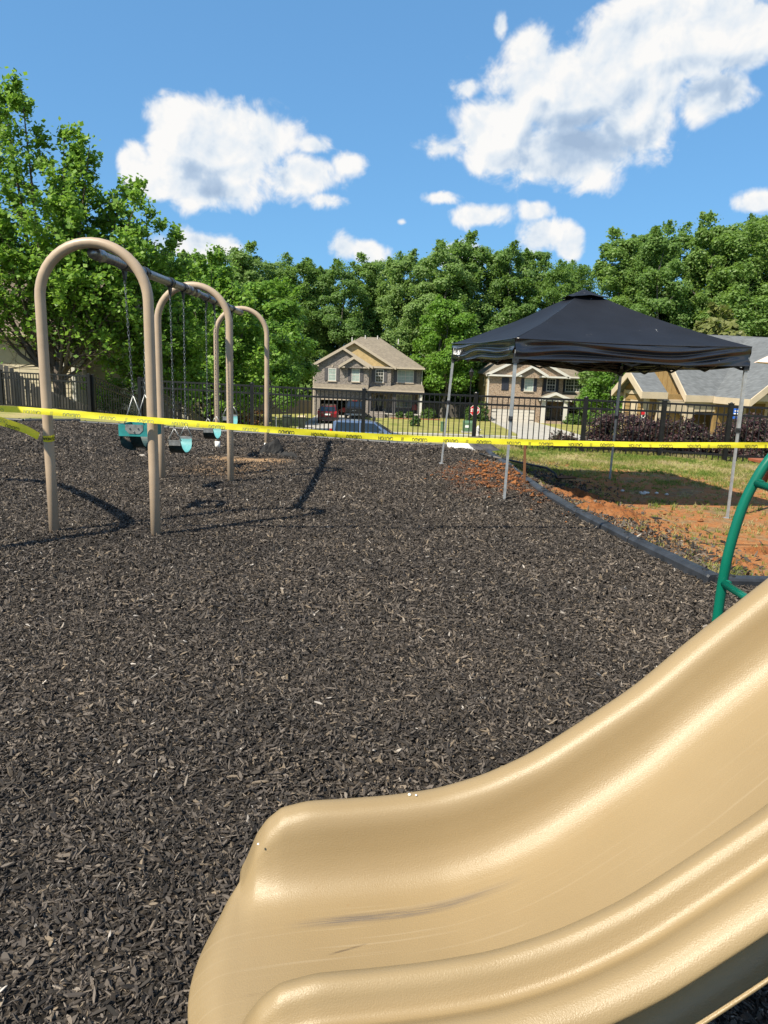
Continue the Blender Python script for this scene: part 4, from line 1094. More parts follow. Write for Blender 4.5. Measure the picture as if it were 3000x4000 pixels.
tag(mb.build('clay_crumbs', 'clay', fix=False), kind='stuff')
mb = MB()
for i in range(9):
    x, y = rr.gauss(3.85, .16), rr.gauss(10.3, .05); mb.lathe([(.02, 0), (.03, .015), (.012, .03)], (x, y, terr(x, y)), 6)
one('paper_scrap', mb, 'paper_white', 'torn white paper scraps on the ground in the tent shadow', 'paper')

# ------------------------------------------------------------------ bench
gz0 = terr(6.6, 11.3)
pt = empty('wooden_bench', (6.7, 11.25, gz0), rz=R(6), label='red-brown wooden bench at the right edge of the lawn', cat='bench')
for j in range(2):
    y = (j - .5) * .148; MB().box(-.92, .92, y - .07, y + .07, .43, .47).build('seat_board', 'wood_red', pt, local=True, bevel=.004)
for x in (-.62, .62):
    MB().box(x - .02, x + .02, -.15, .15, .34, .429).build('cross_beam', 'wood_red', pt, local=True)
    for s in (-1, 1):
        mb = MB(); mb.bar((x + .041, s * .20, -.01), (x + .041, s * .06, .42), .038, .09, (0, 1, 0)); mb.build('leg', 'wood_red', pt, local=True)
    mb = MB(); mb.bar((x + (.06 if x < 0 else -.02), 0, .12), (x + (.34 if x < 0 else -.30), 0, .42), .04, .07); mb.build('brace', 'wood_red', pt, local=True)
# ------------------------------------------------------------------ black metal fences
U_ME = UNIT.mesh('unit', 'fence_black')
PK_ME = MB().box(-.010, .010, -.010, .010, 0, 1).mesh('picket', 'fence_black')
def metal_fence(label, posts, sp=.115, base_drop=1.15, name='metal_fence'):
    """posts: (x, y, top z); rails and pickets run between them"""
    P = [Vector(p) for p in posts]
    root = empty(name, (P[0].x, P[0].y, P[0].z - base_drop), label=label, cat='fence')
    O = root.location
    for p in P:
        mb = MB(); q = p.copy(); mb.box(q.x - .042, q.x + .042, q.y - .042, q.y + .042, q.z - base_drop - .15, q.z + .02)
        pm = mb.build('post', 'fence_black', root)
        mb = MB(); mb.box(q.x - .048, q.x + .048, q.y - .048, q.y + .048, q.z + .021, q.z + .04); mb.lathe([(.03, q.z + .041), (.022, q.z + .055), (.004, q.z + .062)], (q.x, q.y, 0), 8); mb.build('post_cap', 'fence_black', pm)
    for a, b in zip(P, P[1:]):
        d = b - a; L = d.length; hd = Vector((d.x, d.y, 0)).normalized() * .044
        for dz in (-.025, -.20, -base_drop + .12):
            mb = MB(); mb.bar(a + hd + Vector((0, 0, dz)), b - hd + Vector((0, 0, dz)), .032, .042); mb.build('rail', 'fence_black', root)
        n = max(1, int(round(Vector((d.x, d.y, 0)).length / sp)) - 1)
        for i in range(1, n + 1):
            c = a.lerp(b, i / (n + 1)) + Vector((0, 0, -base_drop))
            inst('picket', PK_ME, root, c - O, (0, 0, math.atan2(d.y, d.x)), (1, 1, base_drop - .012))
ZT = .968
metal_fence('black metal picket fence behind the swings, tent and far border', [(-6.56, 19.0, ZT), (-3.31, 17.5, ZT), (-.54, 16.21, ZT), (1.94, 15.85, ZT), (4.26, 15.47, ZT), (5.86, 15.23, ZT), (7.05, 14.77, ZT), (9.3, 13.9, ZT)])
metal_fence('black metal picket fence at the far left before the grey boards', [(-14.6, 23.3, ZT), (-12.05, 22.38, ZT), (-8.77, 21.09, ZT)])
metal_fence('black sloping stair fence running down from the left fence post', [(-8.70, 21.20, ZT - .02), (-7.85, 24.5, .02), (-6.9, 28.0, -.95)], sp=.12, name='stair_fence')
metal_fence('black sloping stair fence running down beside the main fence end', [(-6.52, 19.12, ZT - .02), (-6.4, 22.1, .18), (-6.2, 25.2, -.68)], sp=.12, name='stair_fence')
# stairs between them
st = empty('stairway', (-7.3, 20.5, -.3), label='pale concrete stairs going down between the two sloping black fences', cat='stairs')
for i in range(9):
    y = 20.6 + i * .75; z = -.28 - i * .22
    MB().box(-8.1 + i * .14, -6.75 + i * .06, y, y + .76, z - .5, z).build('step', 'concrete', st)

# ------------------------------------------------------------------ grey board fence
wf = empty('board_fence', (-11.0, 24.2, -1.4), label='weathered grey board fence stepping down the slope behind the black fence', cat='fence')
WX = [-17, -12.48, -12.21, -11.95, -11.61, -10.29, -9.45, -8.68, -6.5]; WYv = [21.8, 23.2, 23.3, 23.5, 23.7, 24.6, 25.5, 26.5, 29.0]; WZ = [1.6, 1.19, 1.09, .82, .51, -.16, -.54, -.72, -1.2]
bd = MB(); bd.prism([(-.068, 0), (.068, 0), (.068, 1.81), (.045, 1.85), (-.045, 1.85), (-.068, 1.81)], -.009, .009, 'y'); bd_me = bd.mesh('board', 'wood_grey')
x = -16.6; rr = random.Random(2)
while x < -7.0:
    y = interp(WX, WYv, x); z = interp(WX, WZ, x); dx = .2; sl = math.atan2(interp(WX, WYv, x + dx) - y, dx)
    inst('board', bd_me, wf, Vector((x, y, z - 1.85 + rr.uniform(-.015, .015))) - wf.location, (rr.uniform(-.01, .01), rr.uniform(-.012, .012), sl))
    x += .145 * math.cos(sl)
for dz in (-.35, -1.5):
    mb = MB()
    for a, b in zip(range(0, 8), range(1, 9)):
        mb.bar((WX[a], WYv[a] + .05, WZ[a] + dz), (WX[b], WYv[b] + .05, WZ[b] + dz), .04, .08)
    mb.build('rail', 'wood_grey', wf)

# ------------------------------------------------------------------ building helpers
def window(parent, x0, x1, z0, z1, y, nx=2, ny=2, frame='trim_white', glass='glass_sky', fw=.07, split=1, sill=True, nm='window'):
    mb = MB(); yo = y - .05
    mb.box(x0, x0 + fw, yo, y, z0, z1); mb.box(x1 - fw, x1, yo, y, z0, z1); mb.box(x0 + fw, x1 - fw, yo, y, z1 - fw, z1); mb.box(x0 + fw, x1 - fw, yo, y, z0, z0 + fw)
    for s in range(1, split):
        xc = x0 + (x1 - x0) * s / split; mb.box(xc - fw * .55, xc + fw * .55, yo, y, z0 + fw, z1 - fw)
    zc = (z0 + z1) / 2; mb.box(x0 + fw, x1 - fw, yo + .005, y - .002, zc - .03, zc + .03)
    w = mb.build(nm, frame, parent)
    for s in range(split):
        a, b = x0 + (x1 - x0) * s / split + fw * .9, x0 + (x1 - x0) * (s + 1) / split - fw * .9
        for (p, q) in ((z0 + fw * .8, zc - .02), (zc + .02, z1 - fw * .8)): MB().box(a, b, y - .022, y - .008, p, q).build('pane', glass, w)
        mb = MB()
        for i in range(1, nx + 1):
            xc = a + (b - a) * i / (nx + 1); mb.box(xc - .012, xc + .012, y - .034, y - .024, z0 + fw, z1 - fw)
        for zz in ((zc + z1) / 2, (z0 + zc) / 2): mb.box(a, b, y - .0355, y - .0245, zz - .012, zz + .012)
        mb.build('muntin', frame, w)
    if sill: MB().box(x0 - .06, x1 + .06, y - .10, y - .001, z0 - .09, z0 - .002).build('sill', 'trim_tan', w)
    return w
def shutter(parent, x0, x1, z0, z1, y, m_='shutter_grey'):
    mb = MB(); mb.box(x0, x1, y - .05, y - .003, z0, z1); s = mb.build('shutter', m_, parent)
    mb = MB(); zc = (z0 + z1) / 2; p = .06
    for (a, b) in ((z0 + p, zc - p / 2), (zc + p / 2, z1 - p)): mb.box(x0 + p, x1 - p, y - .065, y - .0505, a, b)
    mb.build('shutter_panel', m_, s)
def gable(parent, xl, xr, ze, za, y0, yb, wall, roof, trim, over=.25, th=.14, xa=None, wallz=None):
    """front-facing gable: wall triangle, two roof slabs running back to yb, rake boards, returns"""
    xa = (xl + xr) / 2 if xa is None else xa
    MB().prism([(xl + .1, ze), (xr - .1, ze), (xa, za - .10)], y0, y0 + .2, 'y').build('gable_wall', wall, parent)
    for (x, s) in ((xl, -1), (xr, 1)):
        sl = (za - ze) / (xa - x); xo = x + s * over * .6; zo = za + (xo - xa) * sl
        poly = [(xa, za), (xo, zo), (xo, zo + th), (xa, za + th)]
        MB().prism(poly, y0 - over, yb, 'y').build('roof_slope', roof, parent)
        poly = [(xa, za - .16), (xo, zo - .16), (xo, zo + th + .01), (xa, za + th + .01)]
        MB().prism(poly, y0 - over - .05, y0 - over - .004, 'y').build('rake_board', trim, parent)
        poly = [(xo, zo - .16), (xo + s * .012, zo - .16), (xo + s * .012, zo + .02), (xo, zo + .02)]
        # eave return
        MB().box(min(x + s * .1, x - s * .55), max(x + s * .1, x - s * .55), y0 - over + .002, y0 - .003, ze - .16, ze - .002).build('eave_return', trim, parent)
def hip(parent, x0, x1, y0, y1, z0, xr0, xr1, yr, zr, roof, trim, th=.12, nm='roof'):
    A, B, C_, D_ = (x0, y0, z0), (x1, y0, z0), (x1, y1, z0), (x0, y1, z0); E, G = (xr0, yr, zr), (xr1, yr, zr)
    V = [A, B, C_, D_, E, G] + [(p[0], p[1], p[2] - th) for p in (A, B, C_, D_)]
    mb = MB().add(V, [(0, 1, 5, 4), (1, 2, 5), (2, 3, 4, 5), (3, 0, 4), (6, 9, 8, 7), (0, 6, 7, 1), (1, 7, 8, 2), (2, 8, 9, 3), (3, 9, 6, 0)])
    r = mb.build(nm, roof, parent)
    mb = MB(); mb.box(x0 - .02, x1 + .02, y0 - .09, y0 - .003, z0 - .16, z0 + .02); mb.build('gutter', trim, parent)
    return r
def lap_siding(parent, a, b, z0, z1, m_, ex=.18, th=.022, nm='siding_board'):
    """horizontal lap boards on a wall from a to b (plan points), outside on the right of a->b"""
    a, b = Vector((a[0], a[1], 0)), Vector((b[0], b[1], 0)); d = (b - a).normalized(); n = Vector((d.y, -d.x, 0))
    k = int((z1 - z0) / ex) + 1
    for i in range(k):
        p, q = z0 + i * ex, min(z0 + (i + 1) * ex + .012, z1 + .01)
        V = []
        for c in (a, b):
            for (off, z) in ((0, p), (th, p), (.004, q), (0, q)): v = c + n * off; V.append((v.x, v.y, z))
        MB().add(V, [(0, 1, 2, 3), (7, 6, 5, 4), (0, 4, 5, 1), (1, 5, 6, 2), (2, 6, 7, 3), (3, 7, 4, 0)]).build(nm, m_, parent)

# ------------------------------------------------------------------ house with the open garage
def house_open_garage():
    k = 79 / 72; X = lambda x: x * k; Z = lambda z: 1.52 + (z - 1.52) * k
    Y0, Y1, Y2, YP, YB = 79.0, 79.7, 80.3, 81.6, 90.5; gz_ = terr(-3, 79) - .05
    h = empty('brick_house', (X(-2), Y0, gz_), label='grey brick house with an open garage and two cars on its driveway', cat='house')
    ze = Z(1.40)
    bw = 'brick_grey'
    # garage block front wall in pieces around the opening
    gx0, gx1, gzt = X(-6.72), X(-2.55), Z(-1.97)
    MB().box(X(-7.41), gx0, Y0, Y0 + .25, gz_, gzt).build('wall', bw, h); MB().box(gx1, X(-1.96), Y0, Y0 + .25, gz_, gzt).build('wall', bw, h)
    MB().box(X(-7.41), X(-1.96), Y0, Y0 + .25, gzt, ze).build('wall', bw, h)
    MB().box(X(-1.96) + .003, X(.25), Y1, Y1 + .25, Z(-.5), ze).build('wall', bw, h); MB().box(X(.25) + .003, X(3.28), Y2, Y2 + .25, Z(-.5), ze).build('wall', bw, h)
    MB().box(X(-1.96) + .003, X(3.28), YP, YP + .25, gz_, Z(-.5)).build('wall', bw, h)
    MB().box(X(-7.41), X(-7.41) + .25, Y0 + .251, YB, gz_, ze).build('side_wall', 'siding_beige', h); MB().box(X(3.28) - .25, X(3.28), Y2 + .251, YB, gz_, ze).build('side_wall', 'siding_beige', h)
    MB().box(X(-1.96) - .25, X(-1.96), Y0 + .251, YP - .002, gz_, ze).build('side_wall', bw, h); MB().box(X(.25) - .2, X(.25), Y1 + .251, Y2 + .2, Z(-.5), ze - .01).build('side_wall', bw, h)
    MB().box(X(-7.41), X(3.28), YB + .002, YB + .2, gz_, ze).build('back_wall', 'siding_beige', h)
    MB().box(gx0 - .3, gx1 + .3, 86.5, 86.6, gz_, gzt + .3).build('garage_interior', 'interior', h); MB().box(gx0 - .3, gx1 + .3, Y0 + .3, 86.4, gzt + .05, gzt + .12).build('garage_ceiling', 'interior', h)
    for (a, b) in ((gx0 - .12, gx0), (gx1, gx1 + .12)): MB().box(a, b, Y0 - .04, Y0 - .003, gz_, gzt + .12).build('garage_frame', 'trim_tan', h)
    MB().box(gx0 + .002, gx1 - .002, Y0 - .04, Y0 - .003, gzt + .002, gzt + .12).build('garage_frame', 'trim_tan', h)
    # corner trim
    MB().box(X(-7.41) - .13, X(-7.41) - .003, Y0 + .02, Y0 + .2, gz_, ze).build('corner_board', 'trim_tan', h)
    # band roof above the garage
    MB().prism([(Y0 - .5, Z(-.86)), (Y0 - .003, Z(-.86)), (Y0 - .003, Z(-.40)), (Y0 - .5, Z(-.78))], X(-7.45), X(-1.98), 'x').build('pent_roof', 'roof_tan', h)
    MB().box(X(-7.5), X(-2.2), Y0 - .56, Y0 - .503, Z(-.93), Z(-.74)).build('fascia', 'trim_tan', h)
    # porch roof
    MB().add([(X(-2.3), 78.6, Z(-.80)), (X(3.6), 78.6, Z(-.78)), (X(3.5), Y2 - .004, Z(-.22)), (X(-1.95), Y2 - .004, Z(-.30)), (X(-2.3), 78.6, Z(-.92)), (X(3.6), 78.6, Z(-.90)), (X(3.5), Y2 - .004, Z(-.62)), (X(-1.95), Y2 - .004, Z(-.62))],
             [(0, 1, 2, 3), (7, 6, 5, 4), (0, 4, 5, 1), (1, 5, 6, 2), (2, 6, 7, 3), (3, 7, 4, 0)]).build('porch_roof', 'roof_tan', h)
    MB().box(X(-2.3), X(3.6), 78.53, 78.597, Z(-.98), Z(-.80)).build('fascia', 'trim_tan', h)
    MB().box(X(-1.9), X(3.42), 78.75, YP - .003, gz_, Z(-3.24)).build('porch_floor', 'brick_grey', h); MB().box(X(-1.92), X(3.44), 78.7, YP - .004, Z(-3.238), Z(-3.16)).build('porch_slab', 'concrete', h)
    for x in (-1.80, .62, 3.22): MB().box(X(x) - .15, X(x) + .15, 78.85, 79.15, Z(-3.158), Z(-.93)).build('porch_column', 'shutter_grey' if x < 3 else 'trim_white', h)
    for i in range(4): MB().box(X(-1.75), X(-.25), 77.55 + i * .29, 78.69, gz_ + .2 * i - .1, gz_ + .2 * (i + 1) - .1).build('step', 'brick_grey', h)
    # openings
    gl = 'blind'
    for (a, b, z0, z1, g_, sp) in ((-6.02, -5.22, -.10, 1.13, gl, 1), (-3.68, -2.86, -.10, 1.16, gl, 1)): window(h, X(a), X(b), Z(z0), Z(z1), Y0 - .003, 1, 2, 'trim_white', g_, split=sp)
    window(h, X(-1.33), X(-.49), Z(-.1), Z(1.18), Y1 - .003, 2, 2, 'trim_white', 'glass_dark'); window(h, X(.87), X(2.54), Z(-.06), Z(1.2), Y2 - .003, 1, 2, 'trim_white', 'blind', split=2)
    window(h, X(.86), X(2.48), Z(-2.62), Z(-1.3), YP - .003, 1, 2, 'trim_white', 'glass_sky', split=2)
    for (a, b, y) in ((-6.38, -6.04, Y0), (-5.20, -4.90, Y0), (-4.03, -3.70, Y0), (-2.84, -2.52, Y0), (-1.68, -1.35, Y1), (-.47, -.16, Y1), (.54, .85, Y2), (2.56, 2.84, Y2)): shutter(h, X(a), X(b), Z(-.08), Z(1.15), y)
    for (x, z, y) in ((-5.62, 1.22, Y0), (-3.27, 1.25, Y0), (-4.63, -1.9, Y0)): MB().prism([(X(x) - .06, Z(z)), (X(x) + .06, Z(z)), (X(x) + .10, Z(z) + .24), (X(x) - .10, Z(z) + .24)], y - .05, y - .004, 'y').build('keystone', 'trim_tan', h)
    d = MB().box(X(-1.19), X(-.55), YP - .06, YP - .004, Z(-3.155), Z(-1.48)).build('door', 'door_dark', h); MB().box(X(-1.08), X(-.66), YP - .075, YP - .061, Z(-2.5), Z(-1.62)).build('door_pane', 'glass_sky', d)
    for (a, b) in ((-1.62, -1.24), (-.50, -.12)):
        MB().box(X(a), X(b), YP - .05, YP - .004, Z(-3.15), Z(-1.4)).build('sidelight', 'trim_tan', h); MB().box(X(a) + .1, X(b) - .1, YP - .06, YP - .051, Z(-2.8), Z(-1.55)).build('sidelight_pane', 'glass_dark', h)
    # roofs
    hip(h, X(-7.65), X(3.6), Y0 + .5, YB + .5, ze + .04, X(-3.1), X(-1.1), 85.2, 4.75, 'roof_tan', 'trim_tan')
    gable(h, X(-7.55), X(.55), ze + .02, Z(3.80), Y1 - .12, 85.0, 'shake_gold', 'roof_tan', 'trim_tan', over=.3)
    gable(h, X(-7.45), X(-1.75), ze + .03, Z(3.12), Y0, 84.0, 'brick_grey', 'roof_tan', 'trim_tan', over=.3)
    gable(h, X(-4.85), X(-2.05), Z(1.38), Z(2.26), Y0 - .35, 80.5, 'brick_grey', 'roof_tan', 'trim_tan', over=.22)
    MB().box(X(-4.75), X(-2.15), Y0 - .35, Y0 - .003, Z(1.22), Z(1.40)).build('wall_panel', 'brick_grey', h)
    for (x, y) in ((-2.6, 84.9), (-1.3, 84.9), (-3.9, 83.0), (.9, 83.5)): MB().cyl((X(x), y, 4.0), .06, .95 if y > 84 else .6, 8).build('vent_pipe', 'trim_white', h)
    MB().tube([(X(3.38), Y2 - .1, ze - .1), (X(3.38), Y2 - .1, Z(-.2)), (X(3.45), Y2 - .1, Z(-.35))], .05, 6).build('downspout', 'trim_white', h); MB().tube([(X(3.40), 78.8, Z(-1.0)), (X(3.40), 78.8, gz_)], .05, 6).build('downspout', 'trim_white', h)
    # covered grill and ornaments on the porch
    g = empty('grill', (3.0, 79.9, Z(-3.16)), label='grill under a dull red cover on the grey house porch', cat='grill')
    mb = MB(); mb.hexa([(2.72, 79.7, Z(-2.75)), (3.28, 79.7, Z(-2.75)), (3.28, 80.2, Z(-2.75)), (2.72, 80.2, Z(-2.75)), (2.82, 79.75, Z(-2.2)), (3.2, 79.75, Z(-2.2)), (3.2, 80.1, Z(-2.2)), (2.82, 80.1, Z(-2.2))]); mb.build('cover', 'cover_red', g)
    mb = MB()
    for a in (2.75, 3.25):
        for b in (79.75, 80.15): mb.tube([(a, b, Z(-3.158)), (a, b, Z(-2.76))], .03, 6)
    mb.build('cart_legs', 'dark_metal', g)
house_open_garage()

# ------------------------------------------------------------------ house with the closed white garage
def house_closed_garage():
    k = 79 / 74; X = lambda x: x * k; Z = lambda z: 1.52 + (z - 1.52) * k
    Y0, Y1, Y2, YP, YB = 79.0, 79.6, 80.2, 81.4, 91.0; gz_ = terr(15, 79) - .15; bw = 'brick_brown'; ze = Z(1.02)
    h = empty('brick_house', (X(15), Y0, gz_), label='brown brick house with a closed white garage door and navy shutters', cat='house')
    gx0, gx1, gzt = X(10.72), X(15.18), Z(-2.40)
    MB().box(X(10.2), gx0, Y0, Y0 + .25, gz_, gzt).build('wall', bw, h); MB().box(gx1, X(15.74), Y0, Y0 + .25, gz_, gzt).build('wall', bw, h); MB().box(X(10.2), X(15.74), Y0, Y0 + .25, gzt, ze).build('wall', bw, h)
    MB().box(X(15.74) + .003, X(18.03), Y1, Y1 + .25, Z(-1.0), ze).build('wall', bw, h); MB().box(X(18.03) + .003, X(21.3), Y2, Y2 + .25, Z(-1.0), ze).build('wall', bw, h); MB().box(X(15.74) + .003, X(21.3), YP, YP + .25, gz_, Z(-1.0)).build('wall', bw, h)
    MB().box(X(15.74) - .25, X(15.74), Y0 + .251, YP - .002, gz_, ze).build('side_wall', bw, h); MB().box(X(21.3) - .25, X(21.3), Y2 + .251, YB, gz_, ze).build('side_wall', 'siding_tan', h)
    MB().box(X(10.2) + .0, X(10.2) + .2, Y0 + .251, YB, gz_, ze).build('side_wall', 'siding_tan', h); MB().box(X(10.2), X(21.3), YB + .002, YB + .2, gz_, ze).build('back_wall', 'siding_tan', h)
    lap_siding(h, (X(10.2) - .003, YB), (X(10.2) - .003, Y0 + .25), gz_ + .1, ze - .05, 'siding_tan', ex=.3)
    MB().box(X(10.2) - .06, X(10.2) + .12, Y0 - .02, Y0 - .003, gz_, ze).build('corner_board', 'trim_white', h)
    w = MB().box(X(10.2) - .06, X(10.2) - .028, 82.0, 82.8, Z(-.2), Z(.85)).build('side_window', 'trim_white', h); MB().box(X(10.2) - .07, X(10.2) - .061, 82.1, 82.7, Z(-.1), Z(.75)).build('pane', 'glass_dark', w)
    gd = MB().box(gx0 + .01, gx1 - .01, Y0 + .05, Y0 + .10, gz_, gzt - .01).build('garage_door', 'garage_white', h)
    mb = MB()
    for i in range(4):
        zz = gz_ + (gzt - gz_) * (i + .5) / 4; hh = (gzt - gz_) / 4 * .40
        for j in range(8): xc = gx0 + (gx1 - gx0) * (j + .5) / 8; ww = (gx1 - gx0) / 8 * .42; mb.box(xc - ww, xc + ww, Y0 + .035, Y0 + .049, zz - hh, zz + hh)
    mb.build('door_panel', 'garage_white', gd)
    mb = MB()
    for zz in (.25, .78):
        for (a, b) in ((gx0 + .05, gx0 + .55), (gx1 - .55, gx1 - .05)): mb.box(a, b, Y0 + .018, Y0 + .034, gz_ + (gzt - gz_) * zz - .03, gz_ + (gzt - gz_) * zz + .03)
    mb.build('hinge', 'door_dark', gd)
    window(h, X(13.92), X(14.86), Z(-.52), Z(.78), Y0 - .003, 2, 2, 'trim_white', 'blind'); window(h, X(16.32), X(17.25), Z(-.48), Z(.82), Y1 - .003, 2, 2, 'trim_white', 'glass_dark'); window(h, X(18.4), X(20.18), Z(-.46), Z(.84), Y2 - .003, 2, 2, 'trim_white', 'glass_dark', split=2)
    window(h, X(18.38), X(20.13), Z(-3.02), Z(-1.85), YP - .003, 2, 2, 'trim_white', 'glass_dark', split=2)
    for (a, b, y) in ((11.6, 11.96, Y0), (11.97, 12.33, Y0), (13.58, 13.90, Y0), (14.88, 15.2, Y0), (15.98, 16.30, Y1), (17.27, 17.58, Y1), (18.05, 18.37, Y2), (20.2, 20.5, Y2)): shutter(h, X(a), X(b), Z(-.5), Z(.78), y, 'shutter_navy')
    hip(h, X(9.95), X(21.6), Y0 + .6, YB + .5, ze + .06, X(13.6), X(17.5), 85.5, Z(4.0), 'roof_tan', 'trim_white')
    gable(h, X(10.1), X(18.3), ze + .05, Z(3.2), Y0 - .1, 85.0, 'brick_brown', 'roof_tan', 'trim_white', over=.3)
    MB().box(X(10.0), X(18.35), Y0 - .45, Y0 - .102, ze - .14, ze + .045).build('eave_band', 'trim_white', h)
    gable(h, X(12.95), X(16.05), Z(1.08), Z(1.98), Y0 - .55, 81, 'brick_brown', 'roof_tan', 'trim_white', over=.22)
    MB().box(X(13.7), X(15.3), Y0 - .55, Y0 - .452, ze - .2, Z(1.08)).build('wall_panel', 'brick_brown', h)
    # entry porch
    gable(h, X(15.45), X(18.5), Z(-1.22), Z(-.64), 77.9, 80.0, 'trim_tan', 'roof_tan', 'trim_white', over=.2)
    MB().box(X(15.5), X(18.45), 77.95, Y1 - .003, Z(-1.42), Z(-1.22)).build('porch_beam', 'trim_white', h)
    MB().add([(X(18.0), 78.3, Z(-1.22)), (X(21.5), 78.3, Z(-1.22)), (X(21.5), Y2 - .004, Z(-.56)), (X(18.0), Y2 - .004, Z(-.56)), (X(18.0), 78.3, Z(-1.34)), (X(21.5), 78.3, Z(-1.34)), (X(21.5), Y2 - .004, Z(-1.0)), (X(18.0), Y2 - .004, Z(-1.0))], [(0, 1, 2, 3), (7, 6, 5, 4), (0, 4, 5, 1), (1, 5, 6, 2), (2, 6, 7, 3), (3, 7, 4, 0)]).build('porch_roof', 'roof_tan', h)
    MB().box(X(15.6), X(21.3), 78.0, YP - .003, gz_, Z(-3.68)).build('porch_floor', 'brick_brown', h)
    for x in (15.88, 18.12, 21.1): MB().box(X(x) - .2, X(x) + .2, 78.0, 78.4, Z(-3.678), Z(-1.43)).build('porch_column', 'trim_white', h)
    for i in range(3): MB().box(X(16.1), X(17.9), 77.1 + i * .3, 77.99, gz_ + .18 * i - .1, gz_ + .18 * (i + 1) - .1).build('step', 'brick_brown', h)
    for (a, b) in ((16.1, 16.72), (16.76, 17.38)):
        d = MB().box(X(a), X(b), YP - .06, YP - .004, Z(-3.67), Z(-1.95)).build('door', 'shutter_navy', h)
        mb = MB()
        for i in range(2):
            for j in range(5): mb.box(X(a) + .1 + i * .24, X(a) + .29 + i * .24, YP - .075, YP - .061, Z(-3.45) + j * .30, Z(-3.45) + j * .30 + .25)
        mb.build('door_pane', 'glass_sky', d)
    mb = MB(); mb.box(X(10.4), X(10.6), 79.5, 79.6, 0, .1)
house_closed_garage()

# ------------------------------------------------------------------ house behind the maple (left)
def house_left():
    Y = 29.0; s_ = 29 / 27.0; X = lambda x: x * s_; Z = lambda z: 1.52 + (z - 1.52) * s_; gz_ = -2.6
    h = empty('sided_house', (-14, Y, gz_), label='beige lap-sided house with a brown roof behind the leafy maple on the left', cat='house')
    x0, x1, xm = X(-20), X(-11.75), X(-10.45); ze = Z(2.28)
    MB().box(x0, x1, Y, Y + .2, gz_, ze).build('wall', 'siding_beige', h); MB().box(x1 + .003, xm, Y + 1.2, Y + 1.4, gz_, ze).build('wall', 'siding_beige', h); MB().box(xm - .2, xm, Y + 1.41, Y + 9, gz_, ze).build('side_wall', 'siding_beige', h); MB().box(x1 - .2, x1, Y + .201, Y + 1.3, gz_, ze).build('side_wall', 'siding_beige', h)
    lap_siding(h, (x0, Y - .003), (x1, Y - .003), -1.4, ze - .1, 'siding_beige'); lap_siding(h, (x1 + .03, Y + 1.197), (xm, Y + 1.197), -1.4, ze - .1, 'siding_beige')
    MB().box(x1 - .1, x1 + .03, Y - .05, Y - .004, gz_, ze - .1).build('corner_board', 'trim_white', h); MB().box(xm - .1, xm + .02, Y + 1.15, Y + 1.19, gz_, ze - .1).build('corner_board', 'trim_tan', h)
    MB().tube([(xm + .07, Y + 1.15, ze), (xm + .07, Y + 1.15, gz_)], .045, 8).build('downspout', 'trim_tan', h)
    window(h, X(-13.0), X(-12.1), Z(.75), Z(2.05), Y - .03, 1, 1, 'trim_white', 'blind')
    V = [(x0 - .3, Y - .55, ze), (X(-11.2), Y - .55, ze), (X(-11.9), Y + 4.8, Z(5.0)), (x0 - .3, Y + 4.8, Z(5.0)), (X(-10.2), Y + 10, ze), (x0 - .3, Y + 10, ze)]
    MB().add(V, [(0, 1, 2, 3), (1, 4, 2), (3, 2, 4, 5), (0, 3, 5), (0, 5, 4, 1)]).build('roof', 'roof_brown', h)
    MB().box(x0 - .3, X(-11.2), Y - .62, Y - .553, ze - .17, ze + .02).build('gutter', 'trim_tan', h)
    V = [(X(-11.5), Y + .7, ze - .02), (xm + .35, Y + .7, ze - .02), (xm + .35, Y + 9.5, ze - .02), (X(-12.5), Y + 5, Z(4.4))]
    MB().add(V, [(0, 1, 3), (1, 2, 3), (0, 3, 2, 1)]).build('roof', 'roof_brown', h)
house_left()
def house_far_left():
    gz_ = -4.0; h = empty('far_house', (-19, 61, gz_), label='pale house mostly hidden behind the trees beyond the stairs', cat='house')
    MB().box(-26, -15.2, 61, 61.2, gz_, 1.6).build('wall', 'club_cream', h); MB().box(-15.4, -15.2, 61.21, 70, gz_, 1.6).build('side_wall', 'siding_beige', h)
    MB().box(-21.5, -17.0, 60.95, 60.996, gz_, -1.6).build('garage_door', 'garage_white', h)
    window(h, -20.8, -19.6, -.2, 1.1, 60.996); window(h, -18.2, -17.0, -.2, 1.1, 60.996)
    hip(h, -26.4, -14.8, 60.5, 70.5, 1.62, -22, -19, 65.5, 4.6, 'roof_tan', 'trim_white')
house_far_left()

